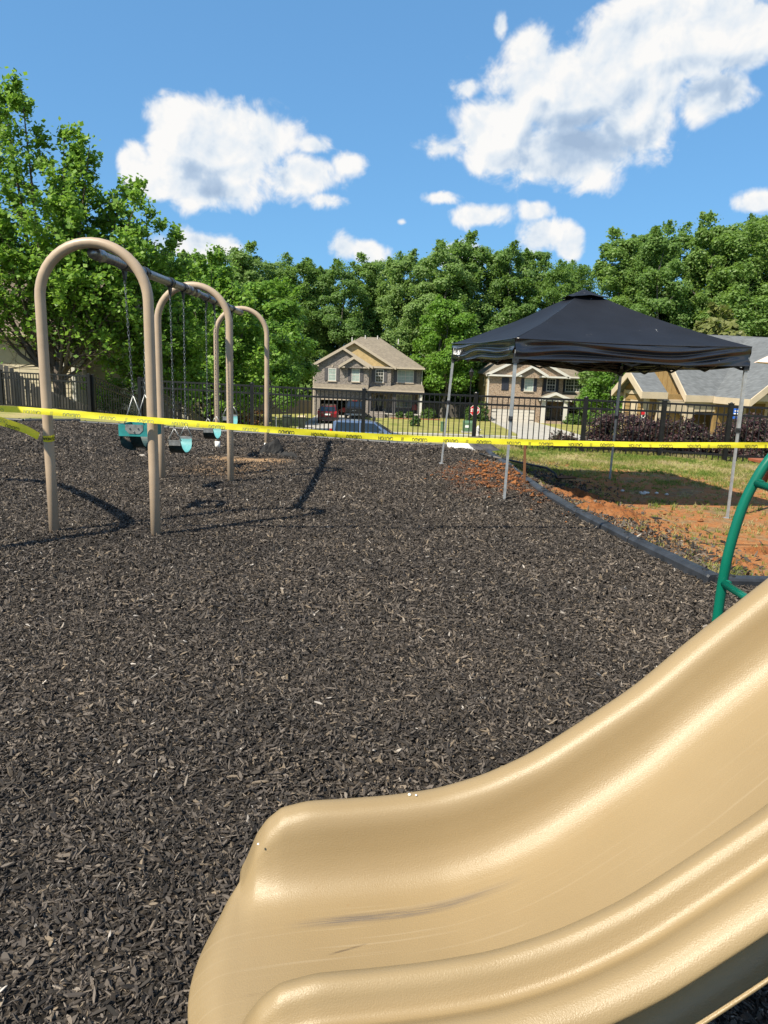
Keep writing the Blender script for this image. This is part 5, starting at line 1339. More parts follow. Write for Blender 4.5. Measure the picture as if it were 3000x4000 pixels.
# ------------------------------------------------------------------ clubhouse
def clubhouse():
    gz_ = -2.15; yaw = math.atan2(.186, .98)
    h = empty('clubhouse', (12.0, 34.0, gz_), rz=yaw, label='tan and brown clubhouse with a grey shingle roof behind the purple bushes', cat='clubhouse')
    # local coordinates: x along the building, y away from the viewer, z above its ground
    def B(nm, m_, *a): return MB().box(*a).build(nm, m_, h, local=True)
    def roof(x0, x1, y0, y1, zeave, za, th=.13, m_='roof_grey'):
        ym = (y0 + y1) / 2
        for s, yo in ((-1, y0), (1, y1)):
            MB().prism([(ym, za), (yo, zeave), (yo, zeave + th), (ym, za + th)], x0, x1, 'x').build('roof_slope', m_, h, local=True)
            MB().prism([(ym, za - .22), (yo, zeave - .20), (yo, zeave + th + .012), (ym, za + th + .012)], x0 - .07, x0 - .003, 'x').build('rake_board', 'club_cream', h, local=True)
            MB().box(x0 - .065, x1, min(yo, yo + s * .06), max(yo, yo + s * .06), zeave - .17, zeave + th + .01).build('fascia', 'club_cream', h, local=True)
    # small end block
    ea, aa = .60 - gz_, 1.60 - gz_; sl = (aa - ea) / 1.425; w0, w1 = .40, 2.45; ew = ea + .40 * sl
    MB().prism([(w0, 0), (w1, 0), (w1, ew), (1.425, aa - .06), (w0, ew)], .45, .63, 'x').build('end_wall', 'club_brown', h, local=True)
    B('wall', 'club_brown', .631, 2.9, w0, w0 + .18, 0, ea + .05)
    for i in range(8):
        z = .15 + i * .33
        V = [(.447, z), (.415, z), (.442, z + .34), (.447, z + .34)]
        MB().add([(p[0], w0 + .02, p[1]) for p in V] + [(p[0], w1 - .02, p[1]) for p in V], [(0, 1, 2, 3), (7, 6, 5, 4), (0, 4, 5, 1), (1, 5, 6, 2), (2, 6, 7, 3), (3, 7, 4, 0)]).build('shake_course', 'club_brown', h, local=True)
    B('band_board', 'club_cream', .38, .414, w0 - .02, w1 + .02, ea - .02, ea + .16)
    B('corner_board', 'club_cream', .40, .60, w0 - .05, w0 - .003, 0, ea); B('corner_board', 'club_cream', .39, .412, w1 - .16, w1 + .02, 0, ea - .03); B('corner_board', 'club_cream', .39, .412, w0 - .04, w0 + .12, 0, ea - .03)
    B('louvre_panel', 'club_cream', .39, .413, 1.05, 1.75, ea - 1.6, ea - .30)
    roof(0.0, 1.28, 0.0, 2.85, ea, aa)
    # main block
    eb, ab = .50 - gz_, 3.55 - gz_; W = 6.54; slb = (ab - eb) / (W / 2); q0, q1 = .40, W - .40; ewb = eb + .40 * slb; xw = 2.72
    MB().prism([(q0, 0), (q1, 0), (q1, ewb), (W / 2, ab - .06), (q0, ewb)], xw, xw + .2, 'x').build('end_wall', 'club_brown', h, local=True)
    for i in range(13):
        y = q0 + .25 + i * .45; zt_ = ewb + (ab - ewb) * (1 - abs(y - W / 2) / (W / 2 - .40)) - .16
        B('batten', 'club_brown', xw - .022, xw - .002, y - .022, y + .022, ea - .1, zt_)
    roof(2.3, 15.0, 0.0, W, eb, ab)
    # porch front: cream wall with two openings, door in the recess
    ft = eb - .18
    B('wall', 'club_cream', .95, 1.22, .10, .32, 0, ft); B('arch_head', 'club_cream', 1.222, 2.36, .10, .32, ft - .52, ft); B('pier', 'club_cream', 2.362, 2.76, .06, .34, 0, ft); B('arch_head', 'club_cream', 2.762, 3.95, .10, .32, ft - .45, ft)
    for (a, b_, zz) in ((1.223, 1.38, .52), (2.20, 2.359, .52), (2.763, 2.92, .45)): B('arch_corner', 'club_cream', a, b_, .11, .31, ft - zz - .14, ft - zz - .002)
    B('recess_wall', 'club_brown', 1.0, 15.0, 1.7, 1.9, 0, eb - .02); B('porch_ceiling', 'club_cream', .96, 15.0, .33, 1.69, ft + .02, ft + .08)
    d = B('door', 'door_dark', 3.15, 3.85, 1.55, 1.69, 0, 2.1); MB().box(3.23, 3.77, 1.53, 1.548, .35, 1.95).build('door_glass', 'glass_dark', d, local=True)
    sg = MB().box(3.10, 3.48, 1.44, 1.46, .98, 1.40).build('red_notice', 'sign_red', d, local=True); MB().box(3.13, 3.45, 1.42, 1.438, 1.30, 1.37).build('notice_heading', 'sign_white', sg, local=True); MB().box(3.13, 3.45, 1.42, 1.438, 1.0, 1.07).build('notice_footer', 'sign_white', sg, local=True)
    MB().box(3.10, 3.40, 1.44, 1.46, .50, .92).build('white_notice', 'sign_white', d, local=True)
    B('stone_plinth', 'stone_base', 3.96, 5.2, -.25, .5, 0, .95); B('wall', 'club_brown', 3.952, 5.4, .10, .32, 0, ft); B('corner_board', 'club_cream', 5.402, 5.62, .05, .33, 0, ft)
    # cross gable on the right, running towards the viewer
    xg0, xg1 = 4.15, 10.6; yf = -2.6; xm = (xg0 + xg1) / 2; zo = eb - .03; za = ab - .12
    for s, xo in ((-1, xg0 - .42), (1, xg1 + .42)):
        MB().prism([(xm, za), (xo, zo), (xo, zo + .13), (xm, za + .13)], yf, 3.2, 'y').build('roof_slope', 'roof_grey', h, local=True)
        MB().prism([(xm, za - .22), (xo, zo - .2), (xo, zo + .142), (xm, za + .142)], yf - .07, yf - .003, 'y').build('rake_board', 'club_cream', h, local=True)
        MB().box(min(xo, xo + s * .06), max(xo, xo + s * .06), yf - .06, -.1, zo - .17, zo + .14).build('fascia', 'club_cream', h, local=True)
    zg = zo + .42 * (za - zo) / (xm - xg0 + .42)
    MB().prism([(xg0, zg), (xg1, zg), (xm, za - .06)], yf + .4, yf + .6, 'y').build('gable_wall', 'club_brown', h, local=True)
    B('porch_beam', 'club_cream', xg0, xg1, yf + .38, yf + .62, zg - .30, zg - .003)
    for x in (xg0 + .9, xg0 + 3.4, xg1 - .3): B('porch_post', 'club_cream', x, x + .28, yf + .36, yf + .64, 0, zg - .301)
clubhouse()
def sign_plate(name, label, x, y, z, w, hgt, color, zg, rows):
    r = empty(name, (x, y, zg), label=label, cat='sign')
    MB().box(x - w / 2, x + w / 2, y - .01, y, z - hgt / 2, z + hgt / 2).build('plate', color, r)
    for (zz, ww) in rows: MB().box(x - ww / 2, x + ww / 2, y - .014, y - .011, z + zz - .025, z + zz + .025).build('text_line', 'sign_white', r)
    MB().tube([(x, y + .03, zg), (x, y + .03, z + hgt / 2)], .03, 8).build('post', 'dark_metal', r)
sign_plate('parking_sign', 'blue parking sign standing between the purple bushes and the clubhouse', 15.55, 32.0, -.04, .32, .46, 'sign_blue', terr(15.5, 32), ((.12, .2), (0, .24), (-.1, .16)))
r = empty('notice_sign', (11.7, 33.0, terr(11.7, 33)), label='small red and white notice sign at the clubhouse corner', cat='sign')
MB().box(11.65, 11.85, 32.99, 33.0, -.5, -.1).build('plate', 'sign_white', r); MB().box(11.67, 11.83, 32.975, 32.988, -.28, -.14).build('red_field', 'sign_red', r); MB().tube([(11.75, 33.04, terr(11.7, 33)), (11.75, 33.04, -.1)], .025, 8).build('post', 'dark_metal', r)

# patio umbrella by the clubhouse
ux, uy = 12.45, 22.0; ug = terr(ux, uy)
um = empty('patio_umbrella', (ux, uy, ug), label='pale pink patio umbrella at the right edge before the grey roof', cat='umbrella')
mb = MB(); zt = 2.62; ze = 2.02
rim = [(ux + 1.35 * math.cos(2 * math.pi * k / 8), uy + 1.35 * math.sin(2 * math.pi * k / 8), ze) for k in range(8)]
for k in range(8):
    a, b, t_ = Vector(rim[k]), Vector(rim[(k + 1) % 8]), Vector((ux, uy, zt))
    def f(u, v):
        p = a.lerp(b, u).lerp(t_, v); p.z -= .05 * math.sin(u * math.pi) * (1 - v) * .4 - .05 * math.sin(v * math.pi); return p
    mb.grid(f, 4, 5)
c_ = mb.build('canopy', 'umbrella', um, smooth=False, fix=False); c_.modifiers.new('s', 'SOLIDIFY').thickness = .01
for k in range(8):
    mb = MB(); mb.tube([(ux, uy, zt - .03), (rim[k][0], rim[k][1], ze - .02)], .010, 6); mb.build('rib', 'trim_white', um)
MB().tube([(ux, uy, ug - .05), (ux, uy, zt + .06)], .022, 10).build('pole', 'trim_white', um); MB().lathe([(.26, 0), (.26, .05), (.08, .09), (.05, .25)], (ux, uy, ug), 16).build('base', 'dark_metal', um)

# ------------------------------------------------------------------ vehicles (local: +x forward, z up)
def wheel(root, x, y, r, w):
    s = 1 if y > 0 else -1
    mb = MB(); n = 20
    mb.tube([(x, y - w / 2, r), (x, y + w / 2, r)], r, n); t_ = mb.build('tyre', 'tyre', root, local=True)
    mb = MB(); mb.tube([(x, y + s * (w / 2 + .004), r), (x, y + s * (w / 2 + .02), r)], [r * .64, r * .5], 14); mb.build('rim', 'chrome', t_, local=True)
def loft(st):
    """stations (x, [(y,z)...]) closed half sections mirrored"""
    mb = MB(); n = None; V = []
    for (x, sec) in st:
        ring = [(x, y, z) for y, z in sec] + [(x, -y, z) for y, z in reversed(sec)]
        n = len(ring); V += ring
    Fc = []
    for i in range(len(st) - 1):
        for k in range(n): Fc.append((i * n + k, i * n + (k + 1) % n, (i + 1) * n + (k + 1) % n, (i + 1) * n + k))
    Fc += [tuple(range(n)), tuple(range((len(st) - 1) * n, len(st) * n))]
    return mb.add(V, Fc)
def quadpane(root, nm, m_, pts, th=.012):
    a, b, c, d = [Vector(p) for p in pts]; n = (b - a).cross(d - a).normalized() * th
    mb = MB(); mb.hexa([a, b, c, d, a + n, b + n, c + n, d + n]); return mb.build(nm, m_, root, local=True)
def suv(loc, rz, paint, label, roofpaint=None):
    r = empty('parked_suv', loc, rz, label, 'car')
    L, w = 4.5, .90
    def sec(zb, zs, zt, wi, wt): return [(wi * .92, zb), (wi, zb + .12), (wi, zs), (wt, zt)]
    low = [(-2.25, .45, .95, .84, .86), (-2.15, .32, 1.05, .90, .88), (-1.3, .25, 1.05, .92, .89), (0, .22, 1.02, .92, .89), (1.2, .25, .98, .92, .88), (1.9, .3, .88, .88, .80), (2.22, .42, .68, .74, .66)]
    loft([(x, [(wi * .9, zb), (wi, zb + .15), (wi, zs - .12), (wt, zs)]) for x, zb, zs, wi, wt in low]).build('body', paint, r, local=True, smooth=False)
    top = [(-2.12, .86, 1.03, .70, 1.10), (-1.95, .87, 1.03, .70, 1.58), (-1.2, .88, 1.03, .69, 1.68), (-.1, .88, 1.02, .68, 1.68), (.55, .87, 1.0, .66, 1.58), (1.25, .85, .96, .64, 1.0)]
    loft([(x, [(wb, zb), (wt, zt - .03), (wt - .08, zt)]) for x, wb, zb, wt, zt in top]).build('cabin', paint, r, local=True)
    quadpane(r, 'rear_window', 'glass_car', [(-2.115, -.68, 1.14), (-1.99, -.62, 1.54), (-1.99, .62, 1.54), (-2.115, .68, 1.14)][::-1])
    for s in (-1, 1):
        quadpane(r, 'side_window', 'glass_car', [(-1.75, s * .865, 1.10), (.35, s * .86, 1.08), (.25, s * .72, 1.50), (-1.6, s * .735, 1.56)][::s])
        MB().hexa([(-2.24, s * .62, .88), (-2.05, s * .89, .88), (-2.02, s * .885, 1.14), (-2.16, s * .64, 1.14), (-2.28, s * .62, .90), (-2.20, s * .92, .90), (-2.10, s * .91, 1.16), (-2.20, s * .64, 1.16)]).build('tail_light', 'lamp_red', r, local=True)
        for x in (-1.35, 1.38): wheel(r, x, s * .80, .35, .23)
        MB().box(.55, .72, min(s * .88, s * 1.04), max(s * .88, s * 1.04), 1.02, 1.16).build('mirror', paint, r, local=True)
    MB().box(-2.34, -2.18, -.80, .80, .38, .62).build('rear_bumper', 'paint_black', r, local=True); MB().box(-2.36, -2.341, -.24, .24, .80, .93).build('plate', 'sign_white', r, local=True)
    MB().box(-2.28, -2.20, -.55, .55, .97, 1.0).build('trim_strip', 'chrome', r, local=True)
    return r
def pickup(loc, rz, paint, label):
    r = empty('pickup_truck', loc, rz, label, 'truck')
    low = [(-2.85, .55, 1.08, .95, .93), (-2.75, .45, 1.12, .97, .95), (.0, .42, 1.12, .98, .95), (1.6, .42, 1.10, .98, .92), (2.5, .45, 1.05, .96, .88), (2.85, .55, .90, .86, .78)]
    loft([(x, [(wi * .92, zb), (wi, zb + .15), (wi, zs - .1), (wt, zs)]) for x, zb, zs, wi, wt in low]).build('body', paint, r, local=True)
    top = [(-.9, .92, 1.1, .74, 1.12), (-.75, .92, 1.1, .73, 1.74), (.3, .92, 1.1, .72, 1.82), (1.0, .91, 1.1, .70, 1.74), (1.7, .90, 1.08, .68, 1.1)]
    loft([(x, [(wb, zb), (wt, zt - .03), (wt - .08, zt)]) for x, wb, zb, wt, zt in top]).build('cabin', paint, r, local=True)
    quadpane(r, 'rear_window', 'glass_car', [(-.90, -.72, 1.2), (-.785, -.64, 1.68), (-.785, .64, 1.68), (-.90, .72, 1.2)][::-1])
    tg = MB().box(-2.90, -2.851, -.76, .76, .70, 1.10).build('tailgate', paint, r, local=True); MB().box(-2.93, -2.901, -.2, .2, .86, .94).build('tailgate_handle', 'chrome', tg, local=True)
    MB().box(-3.02, -2.852, -.95, .95, .42, .60).build('rear_bumper', 'chrome', r, local=True); MB().box(-3.04, -3.021, -.16, .16, .45, .56).build('plate', 'sign_white', r, local=True)
    MB().box(-.86, -.80, -.22, .22, 1.76, 1.81).build('brake_light', 'lamp_red', r, local=True)
    for s in (-1, 1):
        MB().box(-2.91, -2.80, min(s * .78, s * .96), max(s * .78, s * .96), .72, 1.08).build('tail_light', 'lamp_red', r, local=True)
        quadpane(r, 'side_window', 'glass_car', [(-.6, s * .905, 1.18), (.95, s * .90, 1.16), (.75, s * .745, 1.66), (-.55, s * .76, 1.70)][::s])
        for x in (-1.75, 1.85): wheel(r, x, s * .86, .40, .27)
    return r
def minivan(loc, rz, paint, label):
    r = empty('minivan', loc, rz, label, 'van')
    low = [(-2.45, .45, 1.0, .88, .88), (-2.35, .32, 1.05, .94, .92), (0, .22, 1.03, .96, .92), (1.3, .25, 1.0, .95, .90), (2.0, .3, .90, .92, .82), (2.42, .42, .68, .78, .68)]
    loft([(x, [(wi * .9, zb), (wi, zb + .15), (wi, zs - .12), (wt, zs)]) for x, zb, zs, wi, wt in low]).build('body', paint, r, local=True)
    top = [(-2.38, .88, 1.02, .76, 1.10), (-2.26, .90, 1.02, .76, 1.66), (-1.6, .90, 1.02, .74, 1.75), (-.2, .90, 1.02, .74, 1.75), (.45, .90, 1.0, .72, 1.66), (1.55, .88, .98, .70, 1.02)]
    loft([(x, [(wb, zb), (wt, zt - .03), (wt - .08, zt)]) for x, wb, zb, wt, zt in top]).build('cabin', paint, r, local=True)
    quadpane(r, 'rear_window', 'glass_car', [(-2.375, -.68, 1.15), (-2.285, -.64, 1.6), (-2.285, .64, 1.6), (-2.375, .68, 1.15)][::-1])
    quadpane(r, 'windshield', 'glass_car', [(1.50, -.72, 1.06), (1.50, .72, 1.06), (.52, .62, 1.64), (.52, -.62, 1.64)])
    for s in (-1, 1):
        for (x0, x1, x2, x3) in ((-2.15, -.62, -.62, -2.05), (-.48, 1.05, .42, -.48)): quadpane(r, 'side_window', 'glass_car', [(x0, s * .895, 1.10), (x1, s * .893, 1.08), (x2, s * .775, 1.62), (x3, s * .785, 1.64)][::s])
        MB().box(-2.47, -2.34, min(s * .72, s * .92), max(s * .72, s * .92), .85, 1.2).build('tail_light', 'lamp_red', r, local=True)
        MB().box(.75, .95, min(s * .92, s * 1.10), max(s * .92, s * 1.10), 1.04, 1.2).build('mirror', paint, r, local=True)
        MB().bar((-.95, s * .955, .98), (-.72, s * .955, .98), .02, .03).build('door_handle', 'chrome', r, local=True)
        for x in (-1.5, 1.5): wheel(r, x, s * .84, .34, .22)
    return r
suv((-5.45, 66.6, terr(-5.4, 66.6) + .075), R(92), 'paint_maroon', 'dark red SUV parked on the driveway of the grey brick house')
pickup((-3.45, 76.2 - .4, terr(-3.5, 75) + .05), R(91), 'paint_black', 'black pickup truck backed up to the open garage')
minivan((-1.2, 47.0, ROADZ + .02), R(-2), 'paint_blue', 'blue minivan on the street seen through the black fence')
# a red ride-on mower inside the garage
mw = empty('riding_mower', (-5.0, 81.2, terr(-5, 80) - .03), label='red riding mower just inside the open garage', cat='mower')
gz1 = terr(-5, 80) - .03
MB().hexa([(-5.3, 80.6, gz1 + .35), (-4.7, 80.6, gz1 + .35), (-4.7, 81.6, gz1 + .35), (-5.3, 81.6, gz1 + .35), (-5.22, 80.6, gz1 + .85), (-4.78, 80.6, gz1 + .85), (-4.75, 81.3, gz1 + .95), (-5.25, 81.3, gz1 + .95)]).build('hood', 'paint_red', mw)
MB().box(-5.2, -4.8, 81.7, 82.2, gz1 + .6, gz1 + 1.2).build('seat', 'black_rubber', mw)
for (x, y, q) in ((-5.4, 80.8, .2), (-4.6, 80.8, .2), (-5.45, 82, .28), (-4.55, 82, .28)): MB().tube([(x - .08, y, gz1 + q), (x + .08, y, gz1 + q)], q, 14).build('wheel', 'tyre', mw)

# ------------------------------------------------------------------ street furniture
def octa(cx, y, cz, r, y1, mb): mb.prism([(cx + r * math.cos(math.pi / 8 + k * math.pi / 4), cz + r * math.sin(math.pi / 8 + k * math.pi / 4)) for k in range(8)], y, y1, 'y'); return mb
sx, sy, sz = 6.78, 55.8, -1.64; sg_ = terr(sx, sy)
sp_ = empty('stop_sign', (sx, sy, sg_), label='red octagonal stop sign on a post before the brown brick house', cat='stop sign')
octa(sx, sy - .006, sz, .42, sy, MB()).build('border', 'sign_white', sp_); octa(sx, sy - .012, sz, .385, sy - .0065, MB()).build('plate', 'sign_red', sp_)
lettering('STOP', .30, lambda x, y: (sx + x, sy - .016, sz + y * 1.15), 'sign_white', sp_, bold=.012, fx=.85)
MB().tube([(sx, sy + .03, sg_ - .1), (sx, sy + .03, sz + .3)], .03, 8).build('post', 'sign_white', sp_)
hx, hy = 7.4, 57.9; hg = terr(hx, hy)
hd_ = empty('fire_hydrant', (hx, hy, hg), label='silver fire hydrant by the kerb right of the stop sign', cat='hydrant')
MB().lathe([(.17, 0), (.17, .05), (.12, .07), (.12, .5), (.15, .52), (.15, .56), (.12, .6), (.06, .72), (.03, .78)], (hx, hy, hg), 14).build('barrel', 'hydrant', hd_); mb = MB(); mb.tube([(hx - .24, hy, hg + .42), (hx + .24, hy, hg + .42)], .06, 10); mb.tube([(hx, hy, hg + .38), (hx, hy - .22, hg + .38)], .075, 10); mb.build('outlet', 'hydrant', hd_)
ub = empty('utility_box', (6.9, 60, terr(6.9, 60)), label='green utility cabinet on the lawn left of the stop sign', cat='utility box'); u0 = terr(6.9, 60)
MB().box(6.3, 7.5, 59.6, 60.5, u0 - .05, u0 + .12).build('pad', 'concrete', ub); MB().hexa([(6.4, 59.7, u0 + .121), (7.4, 59.7, u0 + .121), (7.4, 60.4, u0 + .121), (6.4, 60.4, u0 + .121), (6.4, 59.7, u0 + .85), (7.4, 59.7, u0 + .85), (7.4, 60.4, u0 + 1.0), (6.4, 60.4, u0 + 1.0)]).build('cabinet', 'box_green', ub); MB().box(6.55, 6.85, 59.68, 59.695, u0 + .45, u0 + .65).build('notice', 'sign_white', ub)
ub2 = MB().box(4.55, 4.85, 60.3, 60.6, terr(4.7, 60) - .05, terr(4.7, 60) + .75); ub2.box(4.52, 4.88, 60.27, 60.63, terr(4.7, 60) + .751, terr(4.7, 60) + .82)
one('cable_pedestal', ub2, 'box_green', 'narrow green cable pedestal on the lawn left of the green cabinet', 'utility box')
def bin_(x, y, lidm, label, body='bin_green'):
    g = terr(x, y) + .02; r = empty('trash_bin', (x, y, g), label=label, cat='trash bin', group='wheeled bins by the driveway')
    MB().hexa([(x - .24, y - .28, g + .06), (x + .24, y - .28, g + .06), (x + .24, y + .28, g + .06), (x - .24, y + .28, g + .06), (x - .31, y - .36, g + .95), (x + .31, y - .36, g + .95), (x + .31, y + .36, g + .95), (x - .31, y + .36, g + .95)]).build('body', body, r)
    MB().hexa([(x - .34, y - .40, g + .951), (x + .34, y - .40, g + .951), (x + .34, y + .40, g + .951), (x - .34, y + .40, g + .951), (x - .28, y - .3, g + 1.06), (x + .28, y - .3, g + 1.06), (x + .28, y + .36, g + 1.06), (x - .28, y + .36, g + 1.06)]).build('lid', lidm, r)
    mb = MB()
    for i in (-.13, 0, .13): mb.box(x + i - .025, x + i + .025, y - .335, y - .30, g + .2, g + .85)
    mb.build('rib', body, r)
    for s in (-.2, .2): MB().tube([(x + s - .03, y + .3, g + .1), (x + s + .03, y + .3, g + .1)], .1, 12).build('wheel', 'tyre', r)
bin_(-8.2, 58.2, 'bin_green', 'dark green wheeled bin, left of the two bins by the driveway'); bin_(-6.95, 58.2, 'bin_tan', 'wheeled bin with a tan lid beside the dark red SUV')
mx_, my_ = -1.02, 56.0; mg = terr(mx_, my_)
mbx = empty('mailbox', (mx_, my_, mg), label='brown mailbox on a post behind the blue minivan', cat='mailbox'); MB().box(mx_ - .06, mx_ + .06, my_ - .06, my_ + .06, mg - .1, mg + 1.05).build('post', 'wood_brown', mbx); mb = MB(); mb.prism([(-.12 + mx_, mg + 1.051), (.12 + mx_, mg + 1.051), (.12 + mx_, mg + 1.2), (.07 + mx_, mg + 1.29), (-.07 + mx_, mg + 1.29), (-.12 + mx_, mg + 1.2)], my_ - .28, my_ + .25, 'y'); mb.build('box', 'dark_metal', mbx)
lp = empty('street_lamp', (7.25, 63.5, terr(7.2, 63.5)), label='tall dark street lamp post at the left corner of the brown brick house', cat='street lamp'); lg_ = terr(7.2, 63.5)
MB().tube([(7.25, 63.5, lg_), (7.25, 63.5, lg_ + .6), (7.25, 63.5, lg_ + 4.6)], [.11, .06, .05], 10).build('post', 'fence_black', lp); MB().lathe([(.05, lg_ + 4.6), (.16, lg_ + 4.75), (.2, lg_ + 5.05), (.24, lg_ + 5.07), (.06, lg_ + 5.3), (.02, lg_ + 5.42)], (7.25, 63.5, 0), 10).build('lantern', 'fence_black', lp)
mk = MB(); mk.tube([(-8.95, 57.4, terr(-8.9, 57.4) - .05), (-8.95, 57.4, terr(-8.9, 57.4) + .8)], .06, 10); mk.lathe([(.075, .8), (.075, .9), (.03, .95)], (-8.95, 57.4, terr(-8.9, 57.4)), 10)
one('utility_marker', mk, 'white', 'white utility marker post on the lawn left of the bins', 'marker post')
# far board fences by the houses
def far_fence(label, a, b, hgt=1.5):
    r = empty('board_fence', (a[0], a[1], terr(*a)), label=label, cat='fence'); L = math.hypot(b[0] - a[0], b[1] - a[1]); n = int(L / .3)
    me = MB().box(-.145, .145, -.02, .02, -.1, hgt).mesh('board', 'wood_grey')
    for i in range(n):
        x, y = a[0] + (b[0] - a[0]) * i / n, a[1] + (b[1] - a[1]) * i / n
        inst('board', me, r, Vector((x, y, terr(x, y))) - r.location, (0, 0, math.atan2(b[1] - a[1], b[0] - a[0])), (1, 1, 1 + .03 * math.sin(i * 2.7)))
far_fence('grey board fence left of the grey brick house', (-16.5, 74), (-8.4, 82)); far_fence('grey board fence between the two brick houses', (4.2, 83), (9.6, 84))

# ------------------------------------------------------------------ foliage
def leaf_mesh(name, C, N, size, material, g, asp=.62):
    n = len(C); C = np.asarray(C, float); N = np.asarray(N, float); N /= np.linalg.norm(N, axis=1, keepdims=True) + 1e-9
    T = g.normal(size=(n, 3)); T -= N * (T * N).sum(1, keepdims=True); T /= np.linalg.norm(T, axis=1, keepdims=True) + 1e-9
    B = np.cross(N, T); L = size[:, None]
    V = np.empty((n, 4, 3)); V[:, 0] = C - T * L * .5; V[:, 1] = C + B * L * asp * .5 - N * L * .10; V[:, 2] = C + T * L * .5 - N * L * .06; V[:, 3] = C - B * L * asp * .5 - N * L * .10
    me = bpy.data.meshes.new(name); me.vertices.add(n * 4); me.vertices.foreach_set('co', V.astype(np.float32).ravel())
    me.loops.add(n * 4); me.loops.foreach_set('vertex_index', np.arange(n * 4, dtype=np.int32)); me.polygons.add(n); me.polygons.foreach_set('loop_start', np.arange(0, n * 4, 4, dtype=np.int32))
    me.materials.append(MATS[material]); me.update(calc_edges=True); return me
def crown_mesh(name, seed, H, Rr, nb, nl, ls, material, z0=.06, pw=.62, squash=.8, spike=True, flat=1.0):
    """clumpy crown: leaf clusters round many boughs spread through the crown volume"""
    g = np.random.default_rng(seed); Cs = []; Ns = []
    for i in range(nb):
        t = g.uniform(z0, .97); prof = math.sin(math.pi * min(1, max(.02, (t * .86 + .10)))) ** pw
        a = g.uniform(0, 6.283); rr_ = Rr * prof * math.sqrt(g.uniform(.15, 1.0)) * .86
        c = np.array([rr_ * math.cos(a), rr_ * math.sin(a) * flat, t * H]); br = Rr * g.uniform(.22, .40) * (1.12 - .5 * t)
        m = int(nl / nb * (br / (Rr * .28)) ** 1.6)
        d = g.normal(size=(m, 3)); d /= np.linalg.norm(d, axis=1, keepdims=True); d[:, 2] = np.abs(d[:, 2]) * np.where(g.uniform(size=m) < .75, 1, -1)
        rad = br * (g.uniform(.35, 1.0, m) ** .5) * (1 + .25 * g.normal(size=m).clip(-1, 1.6) * .5)
        p = c + d * rad[:, None] * np.array([1, 1, squash]); Cs.append(p); Ns.append(d * .8 + g.normal(size=(m, 3)) * .38 + np.array([-.15, -.2, .45]))
    if spike:
        for i in range(nb // 3):
            a = g.uniform(0, 6.283); t = g.uniform(.5, 1.0); prof = math.sin(math.pi * (t * .86 + .10)) ** pw; q = Rr * prof * g.uniform(.3, 1.0)
            b0 = np.array([q * math.cos(a), q * math.sin(a) * flat, t * H]); dr = np.array([math.cos(a) * .5, math.sin(a) * .5, 1.0]); m = int(nl * .004) + 6
            s = g.uniform(0, 1, m); p = b0 + dr * (s * Rr * .24)[:, None] + g.normal(size=(m, 3)) * (Rr * .085 * (1.15 - s))[:, None]; Cs.append(p); Ns.append(g.normal(size=(m, 3)) + np.array([0, 0, .5]))
    C = np.concatenate(Cs); N = np.concatenate(Ns); C[:, 2] = np.maximum(C[:, 2], .08)
    return leaf_mesh(name, C, N, ls * g.uniform(.65, 1.35, len(C)), material, g)
def trunk_mesh(name, seed, H, r, Rr, material='bark_grey', limbs=9):
    rr = random.Random(seed); mb = MB()
    pts = [(0, 0, -.3), (0, 0, 0)] + [(rr.gauss(0, .06) * i, rr.gauss(0, .06) * i, H * .92 * i / 7) for i in range(1, 8)]
    mb.tube(pts, [r * 1.25, r] + [r * (1 - .86 * i / 7) for i in range(1, 8)], 8)
    for i in range(limbs):
        t = rr.uniform(.22, .85); k = t * 7; a = rr.uniform(0, 6.28); j = min(6, int(k)); p = Vector(pts[j + 1]).lerp(Vector(pts[j + 2]), k - int(k)) if j + 2 < len(pts) else Vector(pts[-1])
        L = Rr * rr.uniform(.5, .85) * (1.1 - .5 * t); q = p + Vector((math.cos(a) * L, math.sin(a) * L, L * rr.uniform(.4, .9))); mb.tube([p, p.lerp(q, .5) + Vector((0, 0, -.05 * L)), q], [r * .34 * (1.2 - t), r * .22 * (1.2 - t), r * .06], 5)
    return mb.mesh(name, material, smooth=True)
PROTO = []
for i, (H, Rr, sd) in enumerate(((20, 4.3, 1), (20, 3.7, 2), (20, 4.8, 3), (20, 4.0, 4), (20, 3.4, 5))):
    PROTO.append((H, crown_mesh('crown', sd, H, Rr, 80 + 8 * i, 44000, .27, 'leaf_forest', z0=.05), trunk_mesh('trunk', sd, H, .26, Rr)))
def tree(name, x, y, h, proto, label, rz=0.0, group='trees of the wood behind the houses', wide=1.0, gz_=None):
    z = terr(x, y) if gz_ is None else gz_
    H, cm, tm = proto; s = h / H
    r = empty(name, (x, y, z), rz, label, 'tree', group); r.scale = (s * wide, s * wide, s)
    for nm, me in (('trunk', tm), ('crown', cm)):
        o = bpy.data.objects.new(nm, me); col.objects.link(o); o.parent = r
    return r
